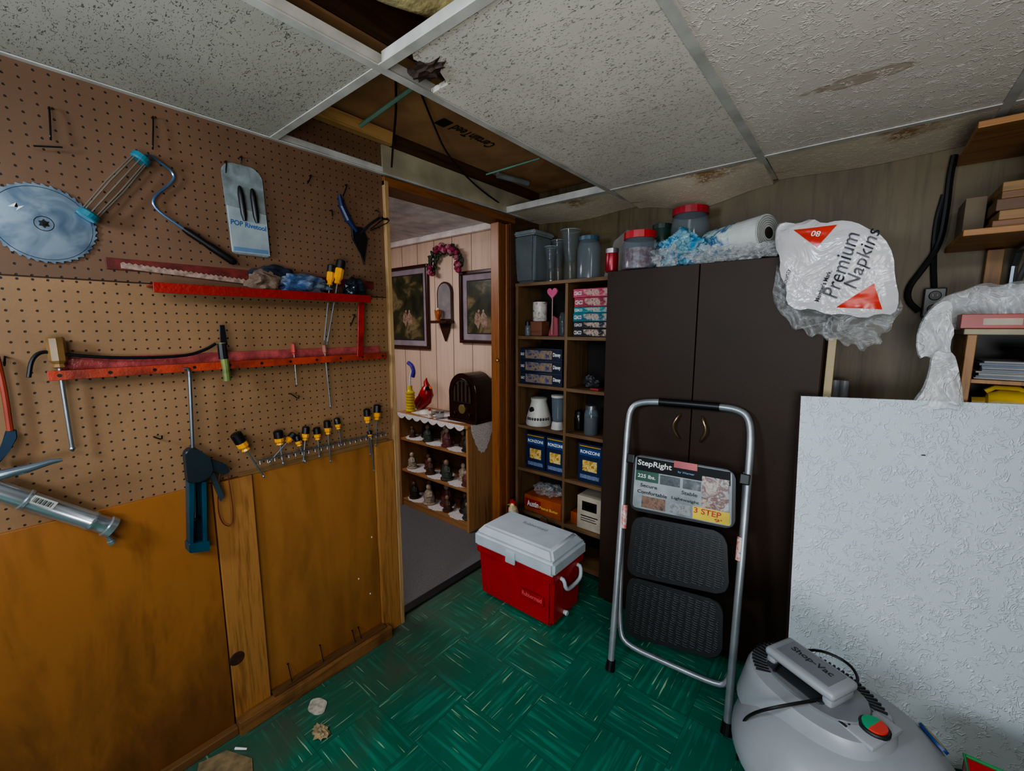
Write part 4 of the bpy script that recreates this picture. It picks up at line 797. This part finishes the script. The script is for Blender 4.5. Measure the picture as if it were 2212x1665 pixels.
def ntext(s,px,py,wd,hh,rot,m,sh=0,bold=.012):
    p=hit(CB,px,py,.075); nb.add(gtext(s,p[0],p[1],0,width=wd,height=hh,rot=rot,shear=sh,bold=bold,fn=fh,ex=.006),'lettering',m)
DKT=mat('#15182a',.4)
ntext('Premium',1816,575,.20,.042,1.36,DKT,.25,.0); ntext('Napkins',1866,560,.18,.048,1.32,DKT,.25,.0); ntext("Member's Mark.",1778,618,.10,.014,1.3,BLACK); ntext('Bounty',1700,600,.06,.016,1.4,DKT,.3,0)
ntext('80',1762,504,.026,.018,2.9,WHITE)
# ================================================================= COOLER
qx0,qx1,qy0,qy1=-1.472,-.985,1.495,1.782
ck=Thing('cooler','red and white picnic cooler with swing handle on the green floor','cooler',((qx0+qx1)/2,(qy0+qy1)/2,0))
def frust(x0,y0,z0,x1,y1,z1,ins,bev):
    t=B(); v=[t.verts.new(p) for p in ((x0+ins,y0+ins,z0),(x1-ins,y0+ins,z0),(x1-ins,y1-ins,z0),(x0+ins,y1-ins,z0),(x0,y0,z1),(x1,y0,z1),(x1,y1,z1),(x0,y1,z1))]
    for f in ((0,3,2,1),(4,5,6,7),(0,1,5,4),(1,2,6,5),(2,3,7,6),(3,0,4,7)): t.faces.new([v[i] for i in f])
    bmesh.ops.bevel(t,geom=t.edges[:],offset=bev,segments=3,affect='EDGES'); return t
CRD=mat('#a8121c',.35,0,.08); CWT=mat('#b2bcc4',.45,0,.08)
ck.add(frust(qx0+.008,qy0+.008,.001,qx1-.008,qy1-.008,.262,.010,.018),'body',CRD,smooth=True)
ck.add(frust(qx0+.003,qy0+.003,.235,qx1-.003,qy1-.003,.274,.002,.006),'body_rim',CRD,smooth=True)
lid=ck.add(frust(qx0-.006,qy0-.006,.274,qx1+.006,qy1+.006,.345,-.0,.014),'lid',CWT,smooth=True)
x0,x1,y0,y1=qx0,qx1,qy0,qy1; t=B(); i_=.035
v=[t.verts.new(p) for p in ((x0,y0,.34),(x1,y0,.34),(x1,y1,.34),(x0,y1,.34),(x0+i_,y0+i_,.382),(x1-i_,y0+i_,.382),(x1-i_,y1-i_,.382),(x0+i_,y1-i_,.382))]
for f in ((0,3,2,1),(4,5,6,7),(0,1,5,4),(1,2,6,5),(2,3,7,6),(3,0,4,7)): t.faces.new([v[i] for i in f])
bmesh.ops.bevel(t,geom=t.edges[:],offset=.01,segments=3,affect='EDGES'); ck.add(t,'lid_dome',CWT,par=lid,smooth=True)
xm=(x0+x1)/2
ck.add(gbox((xm-.03,qy0-.014,.26),(xm+.03,qy0-.002,.325),.006),'latch',CWT,smooth=True)
ck.add(gtext('Rubbermaid',xm+.01,(y0+y1)/2+.04,.3824,width=.15,height=.026,bold=.01),'lettering',mat('#7e8688',.4),par=lid)
fb=frame((1,0,0),(0,0,1),(0,qy0+.0105,0))
t=gbox((xm+.05,.105,-.003),(xm+.19,.155,.003),.001); t.transform(fb); ck.add(t,'badge',mat('#7a0e16',.35))
t=gbox((xm+.054,.109,.0031),(xm+.186,.151,.0036)); t.transform(fb); ck.add(t,'badge_face',mat('#a0121c',.35))
t=gtext('Rubbermaid',xm+.12,.13,.0042,width=.115,height=.022,bold=.01); t.transform(fb); ck.add(t,'lettering',mat('#d06064',.4))
for sd,xs in ((1,qx1),(-1,qx0)):
    P=[(xs-sd*.006,1.57,.238),(xs+sd*.012,1.57,.235),(xs+sd*.018,1.575,.195),(xs+sd*.020,1.60,.178),(xs+sd*.020,1.69,.178),(xs+sd*.018,1.715,.195),(xs+sd*.012,1.72,.235),(xs-sd*.006,1.72,.238)]
    ck.add(gtube(smoothpts(P,1),.0095,10),'handle',CWT,smooth=True)
ck.add(gax((qx1-.022,1.62,.035),(qx1+.01,1.62,.035),[(0,.010),(.018,.010),(.018,.013),(.026,.011)],14),'drain_plug',CWT)
# ================================================================= STEP LADDER
LD=frame((1,0,0),(0,.31,1.08),(0,1.475,0))
def L3(px,py,w=0): return h3(LD,px,py,w)
AL=mat('#9aa1a7',.34,.6); la=L3(1318,1442,0)
ld=Thing('step_ladder','folded three-step ladder with grey tube frame leaning on the cabinet','ladder',(L3(1440,1442).x,0.0,0),LD)
rb_=L3(1568,1588,0)
P=[Vector((la.x,.02,0)),L3(1330,1300),L3(1350,1010),L3(1356,920),L3(1362,880),L3(1385,868),L3(1430,868),L3(1490,873),L3(1550,878),L3(1592,884),L3(1616,898),L3(1623,935),L3(1618,1010),L3(1598,1250),Vector((rb_.x,.02,0))]
ld.add(gtube(smoothpts(P,2),.0135,12),'front_frame',AL,smooth=True)
ld.add(gtube([L3(1425,868),L3(1490,873),L3(1555,879)],.0170,12),'grip',BLACK,label='black rubber hand grip',smooth=True)
for v in (la,rb_): ld.add(gtube([Vector((v.x,0.0,0)),Vector((v.x,.04,0))],[.020,.017],12),'foot',BLACK)
P=[L3(1352,990,-.035),L3(1340,1250,-.035),L3(1338,1360,-.035),L3(1352,1392,-.035),L3(1440,1432,-.035),L3(1545,1478,-.035),L3(1572,1478,-.035),L3(1588,1420,-.035),L3(1600,1200,-.035),L3(1612,1020,-.035)]
ld.add(gtube(smoothpts(P,2),.011,10),'rear_frame',AL,smooth=True)
def quad(pts,w,r): return rnd([hit(LD,a,b,w) for a,b in pts],r)
RIB=ribmat('#0e0f11','ribbed_black_tread',38,125)
for q in ([(1368,1112),(1570,1150),(1576,1288),(1352,1240)],[(1356,1243),(1563,1300),(1560,1428),(1348,1372)]):
    ld.add(gpoly(quad(q,.01,.045),-.012,.012,.004),'step',mat('#141518',.4))
    c=(sum(a[0] for a in q)/4,sum(a[1] for a in q)/4); qi=[(c[0]+(a-c[0])*.9,c[1]+(b-c[1])*.86) for a,b in q]
    ld.add(gpoly(quad(qi,.012,.036),.012,.0135),'tread',RIB)
ld.add(gpoly(quad([(1370,980),(1590,1017),(1588,1144),(1360,1100)],.01,.03),-.012,.012,.003),'step',mat('#141518',.4))
for q in ((1365,990),(1610,1035)): a=L3(*q); ld.add(gbox((a.x-.017,a.y-.02,-.02),(a.x+.017,a.y+.02,.018),.004),'hinge_bracket',BLACK)
for (a_,b_) in (((1349,1090),(1346,1140)),((1602,1160),(1597,1210))): ld.add(gcyl(L3(*a_),L3(*b_),.0140,n=14),'sticker',artmat(['#b8a8a4','#c05048','#c8c4c0','#303030'],'rail_sticker',70))
CD=[(1374,984),(1582,1019),(1580,1138),(1366,1094)]
cdt=ld.add(gpoly(quad(CD,.014,.015),.0125,.0145),'label_card',artmat(['#60676a','#7c8486','#989ea0'],'card_ground',8),label='printed cardboard product card')
def inq(s,t):
    a,b,c,d=[Vector(hit(LD,x,y,.0145)) for x,y in CD]; return (a*(1-s)+b*s)*(1-t)+(d*(1-s)+c*s)*t
def band(s0,t0,s1,t1,m,nm,w=.0147): ld.add(gpoly([inq(s0,t0),inq(s1,t0),inq(s1,t1),inq(s0,t1)],w,w+.0008),nm,m,par=cdt)
band(.015,.01,.985,.27,mat('#0a0b0d',.5,spec=.2),'header_band'); band(.43,-.03,.67,.10,mat('#a01c16',.35),'red_tab',.0160); band(.015,.27,.27,.47,mat('#0c4a34',.4),'green_band')
band(.72,.17,.975,.75,artmat(['#1c2c1a','#a89c90','#5a2c20','#a0a4a4','#405038'],'card_photo',30),'photo',.0158); band(.29,.29,.50,.47,artmat(['#08090a','#3a4044','#1c2024','#7a7e80'],'card_photo2',36),'photo'); band(.53,.29,.71,.47,artmat(['#08090a','#2c3034','#6a6e70'],'card_photo4',30),'photo')
band(.10,.75,.36,.97,artmat(['#08090a','#80604c','#2c3034'],'card_photo3',40),'photo'); band(.40,.77,.62,.96,artmat(['#505458','#888c8c','#24282c'],'card_photo5',50),'photo')
band(.64,.76,.985,.985,mat('#c8b018',.35),'yellow_band',.0150)
a,b=inq(0,0),inq(1,0); rt=math.atan2(b.y-a.y,b.x-a.x); cw_=(b-a).length
def ct(s,u,v,w,h,m): p=inq(u,v); ld.add(gtext(s,p.x,p.y,.0170,width=w*cw_,height=h,rot=rt,bold=.015),'lettering',m,par=cdt)
ct('StepRight',.22,.13,.38,.029,WHITE); ct('by Werner',.56,.18,.17,.010,mat('#7090c0')); ct('225 lbs.',.14,.37,.20,.015,WHITE); ct('Secure',.17,.55,.19,.014,BLACK); ct('Stable',.60,.55,.16,.014,BLACK); ct('Comfortable',.21,.68,.33,.014,BLACK); ct('Lightweight',.56,.69,.28,.014,BLACK)
ct('3 STEP',.78,.83,.26,.021,mat('#a01c14')); ct("9'",.88,.94,.07,.012,mat('#a01c14'))
# ================================================================= WHITE TEXTURED PANEL
pa=radians(24); ex=Vector((cos(pa),sin(pa),0)); nrm=Vector((sin(pa),-cos(pa),0)); tilt=radians(6)
ey=(Vector((0,0,1))*cos(tilt)-nrm*sin(tilt)); b0=hit(I4,1692,1580,0)
WPn=frame(ex,ey,(b0[0],b0[1],0.003))
wp=Thing('foam_panel','large white textured wall panel leaning against the workbench','panel',(.42,0,-.01),WPn)
wp.add(gbox((0,0,-.02),(.86,1.17,0),.002),'board',stucco('#c8d4dc','white_stucco',33,.62,0,.05,1.14))
wp.add(gbox((-.001,-.0,-.021),(.0005,1.17,-.0005)),'edge',mat('#3a2824',.7))
p=h3(WPn,1995,983,.001); wp.add(gsph(p,(.008,.002,.001),1),'scratch',mat('#303030'))
# ================================================================= BENCH / RIGHT SHELVES
bt=Thing('workbench','wooden workbench top along the back wall behind the panel','workbench',(.7,2.1,0))
bt.add(gbox((-.06,2.0,1.07),(1.55,2.205,1.105),.003),'bench_top',wood('#6a5030','#46321a',0))
for x in (-.02,1.45): bt.add(gbox((x,2.13,0),(x+.06,2.19,1.07),.003),'leg',wood('#6a5030','#46321a',2))
OR=wood('#8e6234','#6a421e',0,1,.5,12)
for z,y0 in ((1.953,1.83),(1.66,1.83)):
    solo(gbox((.20,y0,z),(.95,YB-.002,z+.018),.002),'wall_shelf',OR,'orange-brown wooden wall shelf board','shelf',group='wall shelf boards')
sb_=Thing('shelf_bracket','grey metal bracket and wooden post under the wall shelf','bracket',(.36,2.19,1.40))
sb_.add(gbox((.30,2.16,1.42),(.34,2.208,1.655),.002),'post',wood('#7a5428','#54381a',2)); sb_.add(gtube([(.37,2.19,1.42),(.37,2.19,1.60),(.37,2.15,1.645),(.37,1.9,1.648)],.010,8),'arm',STEEL); sb_.add(gtube([(.37,2.19,1.48),(.37,1.98,1.642)],.008,8),'brace',STEEL)
random.seed(3); z=1.679
for i in range(5):
    hh_=.022+.006*(i%3); a=.27+random.uniform(-.02,.02)
    solo(gbox((a,1.86+.01*i,z),(a+.34,2.15,z+hh_-.001),.002),'wood_offcut',wood(['#6a4626','#7c5c32','#50331a'][i%3],'#3a2614',0),'flat wooden offcut stacked on the wall shelf','wood scrap',group='stacked wood offcuts'); z+=hh_
box(BK(1.95),.215,1.679,.262,1.80,-.2,-.05,mat('#5e5240',.7),'cardboard_box','worn tan cardboard box on the wall shelf','box')
box(BK(1.9),.34,z+.0,.62,z+.09,-.15,-.02,mat('#15171a'),'storage_case','black storage case on top of the wood offcuts','case')
jar(BK(1.98),.30,1.972,0,.03,.035,'small dark tin on the top wall shelf',DKMET,None,.9,name='tin',cat='tin')
tubeo([(.24,1.95,1.981),(.28,1.9,1.985),(.36,1.88,1.982),(.44,1.93,1.982),(.38,2.0,1.982)],.008,'cable','black cable coiled on the top wall shelf','cable',BLACK)
BW=BK(YB)
def BP(px,py,w=.02): return h3(BW,px,py,w)
tubeo([BP(2062,335),BP(2052,380),BP(2045,450),BP(2030,530),BP(1990,585),BP(1962,620),BP(1960,650),BP(1985,672)],.010,'cable','thick black power cable running down the back wall','cable',BLACK,BW)
tubeo([BP(2040,420,.012),BP(2022,480,.012),BP(2016,560,.012),BP(2018,622,.012)],.009,'conduit','black conduit feeding the outlet box','conduit',mat('#141418',.4),BW)
u0,v0,u1,v1=rect(BW,1993,622,2042,684,.03)
ol=Thing('outlet','black duplex electrical outlet box on the back wall','outlet',((u0+u1)/2,(v0+v1)/2,.001),BW); ol.add(gbox((u0,v0,.001),(u1,v1,.04),.004),'box',mat('#4a4c4e',.4,.4)); cx=(u0+u1)/2
for s in (.27,.73):
    cy=v0+(v1-v0)*s; ol.add(gax((cx,cy,.04),(cx,cy,1),[(0,.017),(.003,.017),(.004,.015)],18),'socket',BLACK)
    bm=B()
    for dx in (-.006,.006): gbox((cx+dx-.001,cy-.003,.044),(cx+dx+.001,cy+.005,.0446),bm=bm)
    ol.add(bm,'slots',GREY)
BF=BK(1.95); u0=hit(BF,2082,780)[0]; zt=hit(BF,2090,710)[1]
cu=Thing('wooden_cubby','small wooden cubby shelf standing on the workbench','shelf',(u0+.25,1.106,-.12),BF)
CW_=wood('#8a6236','#5c401e',1)
cu.add(gbox((u0,1.106,-.25),(u0+.022,zt-.018,0),.002),'side_panel',CW_); cu.add(gbox((u0+.5,1.106,-.25),(u0+.522,zt-.018,0),.002),'side_panel',CW_); cu.add(gbox((u0-.01,zt-.018,-.255),(u0+.54,zt,.01),.002),'top_board',mat('#8a8068',.5)); cu.add(gbox((u0+.022,1.106,-.255),(u0+.5,zt-.018,-.25)),'back_panel',mat('#1c150e')); zs=hit(BF,2150,822)[1]; cu.add(gbox((u0+.022,zs-.012,-.25),(u0+.5,zs,-.005),.001),'shelf_board',CW_)
z=zs+.001
for i in range(9):
    hh_=random.uniform(.004,.009); a=u0+.03+random.uniform(0,.02); solo(gbox((a,z,-.22),(a+.26,z+hh_-.0005,-.01-random.uniform(0,.02)),.0005),'paper_stack',mat(random.choice(['#8a8a88','#a4a29c','#6c7480']),.8),'folded papers and magazines in a pile','papers',BF,'paper pile'); z+=hh_
a=u0+.17; solo(vlathe((a,z,-.10),[(0,.03),(.01,.05),(.035,.08),(.04,.082),(.036,.07),(.014,.04)],24),'bowl',mat('#101012',.4),'black bowl on top of the papers','bowl',BF,smooth=True)
jg=Thing('plastic_jug','yellow plastic jug lying in the wooden cubby','jug',(u0+.14,1.106,-.09),BF)
jg.add(gax((u0+.04,1.152,-.09),(u0+.30,1.152,-.09),[(0,.018),(.03,.02),(.035,.034),(.06,.045),(.22,.045),(.24,.038)],20),'body',mat('#b89818',.4),smooth=True); jg.add(gtube([(u0+.07,1.19,-.09),(u0+.09,1.205,-.09),(u0+.14,1.205,-.09),(u0+.16,1.195,-.09)],.008,8),'handle',mat('#b89818',.4))
box(BF,u0-.02,zt+.001,u0+.14,zt+.045,-.075,.008,mat('#94201a',.35),'carton_box','small red carton on top of the wooden cubby','box',bands=[(.3,.25,.8,.7,mat('#a89888'),'printed_panel')])
def bagsheet(pts,name,lab,w,seed,m,it=2,th=.03):
    P=[hit(BF,a,b,w) for a,b in pts]; cx=sum(p[0] for p in P)/len(P); cy=sum(p[1] for p in P)/len(P)
    solo(sheet(P,cx,cy,lambda x,y:w+th+th*noise.noise(Vector((x*14,y*7,seed)))+th*1.1*abs(noise.noise(Vector((x*30+y*8,y*8,seed)))),26,w,it),name,m,lab,'bag',BF,smooth=True)
bagsheet([(2000,705),(2002,672),(2035,640),(2078,630),(2110,614),(2150,622),(2172,612),(2225,612),(2250,650),(2240,712),(2180,712),(2110,712),(2050,712)],'plastic_bag','thin white plastic bag lying loosely over the cubby top',-.16,4,CRINKW,2,.025)
bagsheet([(1990,690),(2012,662),(2040,645),(2058,655),(2052,690),(2062,715),(2050,740),(2052,778),(2030,764),(2018,780),(2000,768),(1984,776),(1977,735)],'plastic_bag','clear crinkled bag end hanging off the cubby corner',.02,6,CRINKW,1,.02)
bagsheet([(2010,770),(2022,752),(2040,760),(2058,758),(2066,790),(2076,830),(2082,884),(2040,878),(2000,884),(1962,882),(1978,858),(1992,840),(2006,805)],'plastic_bag','white plastic bag slumped on the workbench',.05,8,CRINKW,1,.03)
for (px_) in (1800,1820):
    p=hit(BK(2.1),px_,866,0)
    jar(BK(2.1),p[0],1.106,0,.016,.085,'small grey metal cylinder on the workbench',GREY,None,.95,name='metal_canister',cat='canister',group='metal canisters')
# ================================================================= SHOP VAC
vx,vy=.045,1.145; VG=mat('#82878c',.38,0,.06); VGD=mat('#15171a',.45); VGL=mat('#64686c',.4,0,.06)
vc=Thing('shop_vacuum','grey wet and dry shop vacuum with black cord and power switch','vacuum',(vx,vy,0))
vc.add(lathe((vx,vy,.04),[(0,.16),(.01,.17),(.25,.190),(.33,.200),(.34,.19)],40),'drum',mat('#16305a',.4),smooth=True)
vc.add(lathe((vx,vy,.375),[(0,.210),(.012,.224),(.03,.224),(.045,.218),(.080,.204),(.115,.178),(.138,.145),(.150,.1)],48),'lid',VG,smooth=True)
yaw=radians(-28); VM=Matrix.Translation((vx-.060,vy+.012,.492))@Matrix.Rotation(yaw,4,'Z')
def vadd(t,nm,m,par=None,smooth=True,label=None): t.transform(VM); return vc.add(t,nm,m,par=par,smooth=smooth,label=label)
def oval(a,b,n=40,p=2.4): return [(a*abs(cos(t))**(2/p)*(1 if cos(t)>0 else -1),b*abs(sin(t))**(2/p)*(1 if sin(t)>0 else -1)) for t in [2*pi*i/n for i in range(n)]]
t=B(); rings=[]
for s,z in ((1.10,-.04),(1.0,.03),(.97,.050),(.93,.060),(.6,.064),(.3,.066)): rings.append([t.verts.new((x*s,y*s,z)) for x,y in oval(.152,.115)])
for a,b in zip(rings[:-1],rings[1:]):
    for i in range(40): t.faces.new((a[i],a[(i+1)%40],b[(i+1)%40],b[i]))
t.faces.new(rings[-1]); t.faces.new(rings[0][::-1]); mh=vadd(t,'motor_housing',VG)
t=B()
for i in range(68):
    a=2*pi*i/68
    if not (.5<a<pi*1.25): continue
    ca,sa=cos(a),sin(a); r0=1/math.sqrt((ca/.112)**2+(sa/.078)**2); r1=1/math.sqrt((ca/.144)**2+(sa/.107)**2)
    q=gbox((r0,-.0022,.054),(r1,.0022,.0650)); q.transform(Matrix.Rotation(a,4,'Z')); merge(t,q)
vadd(t,'vent_slots',VGD,mh,False)
t=gpoly(oval(.106,.074),.062,.070,.003); vadd(t,'top_plate',VGL,mh)
t=gpoly(rnd([(-.090,-.058),(.046,-.058),(.046,.058),(-.090,.058)],.02),.069,.073,.001); vadd(t,'grip_recess',mat('#2c2f33',.5),mh,False)
# broad moulded handle: a wide slab on two low feet
hb=gbox((-.096,-.042,.064),(-.072,.042,.092),.008); gbox((.036,-.042,.064),(.060,.042,.092),.008,bm=hb)
gbox((-.100,-.048,.086),(.064,.048,.108),.011,bm=hb,seg=3); vadd(hb,'carry_handle',VG,mh)
vadd(gbox((-.078,-.034,.1075),(.044,.034,.1105),.001),'handle_pad',VGL,mh,False)
tt=gtext('Shop-Vac',-.017,.006,.1110,width=.095,height=.022,bold=.02); vadd(tt,'lettering',VGD,mh,False)
vadd(gbox((.064,-.054,.054),(.146,.054,.0655),.004),'switch_plate',VG,mh)
t=B()
for i in range(10): gbox((.066,-.054+i*.0115,.0655),(.096,-.0495+i*.0115,.0675),bm=t)
vadd(t,'front_slots',VGD,mh,False)
t=gax((.120,.0,.064),(.120,0,1),[(0,.028),(.005,.028),(.007,.026)],24); vadd(t,'switch_bezel',VGD,mh)
for k_,(a0,cc,nm) in enumerate(((pi/2,'#1f8a60','green'),(-pi/2,'#b83428','red'))):
    t=gpoly([(.120+.022*cos(a),.022*sin(a)) for a in [a0+pi*i/12 for i in range(13)]],.071,.075); vadd(t,'switch_button',mat(cc,.4),mh,False,nm+' half of the power switch')
for ang in (pi*1.34,pi*.34):
    c=Vector((cos(ang),sin(ang),0)); A=Vector((vx,vy,.41))+c*.222; t=gbox((-.03,-.016,-.07),(.03,.014,.02),.008); t.transform(Matrix.Translation(A)@Matrix.Rotation(ang+pi/2,4,'Z')); vc.add(t,'latch',VG,smooth=True)
q=hit(I4,1935,1620,.45); c=Vector((q[0]-vx,q[1]-vy,0)).normalized(); nz=(c+Vector((0,0,1.2))).normalized(); tx_=Vector((0,0,1)).cross(c).normalized(); ty_=nz.cross(tx_)
o_=Vector((vx,vy,.375))+c*.178+Vector((0,0,.115))+nz*.004
DM=Matrix(((tx_.x,ty_.x,nz.x,o_.x),(tx_.y,ty_.y,nz.y,o_.y),(tx_.z,ty_.z,nz.z,o_.z),(0,0,0,1)))
t=gpoly(oval(.034,.016),-.004,.002); t.transform(DM); vc.add(t,'decal',mat('#16306c')); t=gpoly(oval(.026,.006),.002,.0026); t.transform(DM); vc.add(t,'decal_stripe',mat('#b8a838'))
def VP(px,py,z): a=hit(I4,px,py,z); return Vector((a[0],a[1],z))
P=[VP(1672,1448,.570),VP(1705,1412,.566),VP(1765,1400,.566),VP(1830,1428,.566),VP(1856,1462,.566),VP(1846,1488,.566),VP(1790,1508,.566),VP(1690,1524,.566),VP(1622,1540,.505),VP(1600,1565,.42),VP(1592,1640,.30)]
vc.add(gtube(smoothpts(P,2),.0034,8),'power_cord',BLACK,smooth=True)
for i in range(4):
    a=pi/4+i*pi/2; vc.add(gsph((vx+.15*cos(a),vy+.15*sin(a),.026),.025,2),'caster',BLACK,smooth=True)
p=hit(I4,2045,1648,.25); X,Y=p[0]+.16,p[1]-.11
tr=Thing('plastic_tray','red plastic tray with green rim on a black tool chest','tray',(X,Y,.245))
tr.add(gbox((X-.13,Y-.12,.245),(X+.13,Y+.12,.25),.001),'tray_floor',mat('#8a1c20'))
for a,b in (((X-.13,Y-.12),(X+.13,Y-.115)),((X-.13,Y+.115),(X+.13,Y+.12)),((X-.13,Y-.12),(X-.125,Y+.12)),((X+.125,Y-.12),(X+.13,Y+.12))): tr.add(gbox((a[0],a[1],.25),(b[0],b[1],.285)),'tray_wall',mat('#a8242c',.4))
tr.add(gtube([(X-.13,Y-.12,.288),(X+.13,Y-.12,.288),(X+.13,Y+.12,.288),(X-.13,Y+.12,.288)],.005,8,True),'rim',mat('#2a8a50',.4))
solo(gbox((X-.12,Y-.11,0),(X+.12,Y+.11,.244),.006),'tool_chest',mat('#1a1b1e',.4),'low black tool chest on the floor beside the vacuum','chest')
# ================================================================= FLOOR DEBRIS
a=[hit(I4,x,y,.002) for x,y in ((672,1512),(690,1507),(708,1516),(700,1540),(682,1545),(664,1534))]
solo(gpoly(rnd(a,.008),0.0005,.005,.001),'plastic_plate',mat('#b0ab9c',.5,0,.3,60),'small off-white plastic cover plate on the floor','plastic cover')
p=hit(I4,692,1580,.01); solo(gsph((p[0],p[1],.010),(.03,.018,.008),3,amp=.9,fr=3,seed=6),'crumpled_paper',mat('#9c8a68',.8,0,.4,40),'torn tan paper scrap on the floor','paper')
a=[hit(I4,x,y,0) for x,y in ((430,1650),(490,1622),(545,1640),(548,1700),(420,1700))]; solo(gpoly(a,0.0003,.004),'floor_scrap',mat('#7e6c4e',.7,0,.3,30),'tan loose linoleum scrap on the floor','floor scrap')
p=hit(I4,508,1615,.008); solo(gax((p[0],p[1],.006),(p[0]+.04,p[1]+.03,.006),[(0,.004),(.04,.003)],8),'plastic_tube',WHITE,'small white plastic tube on the floor','tube')
# ================================================================= LIGHTS
def area(loc,tgt,size,sy,e,col):
    l=bpy.data.lights.new('area_light','AREA'); l.shape='RECTANGLE'; l.size=size; l.size_y=sy; l.energy=e; l.color=col
    o=bpy.data.objects.new('area_light',l); COL.objects.link(o); o.location=loc; d=Vector(tgt)-Vector(loc); o.rotation_euler=d.to_track_quat('-Z','Y').to_euler()
area((.15,-.5,1.97),(-.3,.7,.2),1.2,.15,14,(1,.97,.93))      # fluorescent strip behind the viewpoint
area((-1.05,-.75,1.72),(.2,1.5,.75),.3,.3,22,(.72,.86,1))      # cool window light from behind
area((.35,-1.2,1.2),(-.6,1.3,.9),.8,.5,10,(.78,.89,1))
area((.45,-.6,1.0),(.1,.6,2.05),.9,.6,22,(1,.985,.97))         # added upward lamp, no such fixture here, brightens the ceiling tiles
area((-2.7,.9,2.06),(-2.6,1.4,0),.8,.5,28,(1,.95,.96))
w=bpy.data.worlds.new('world'); S.world=w; w.use_nodes=True; w.node_tree.nodes['Background'].inputs[0].default_value=(.5,.6,.7,1); w.node_tree.nodes['Background'].inputs[1].default_value=.1
try: S.view_settings.look='AgX - Medium High Contrast'
except Exception: pass
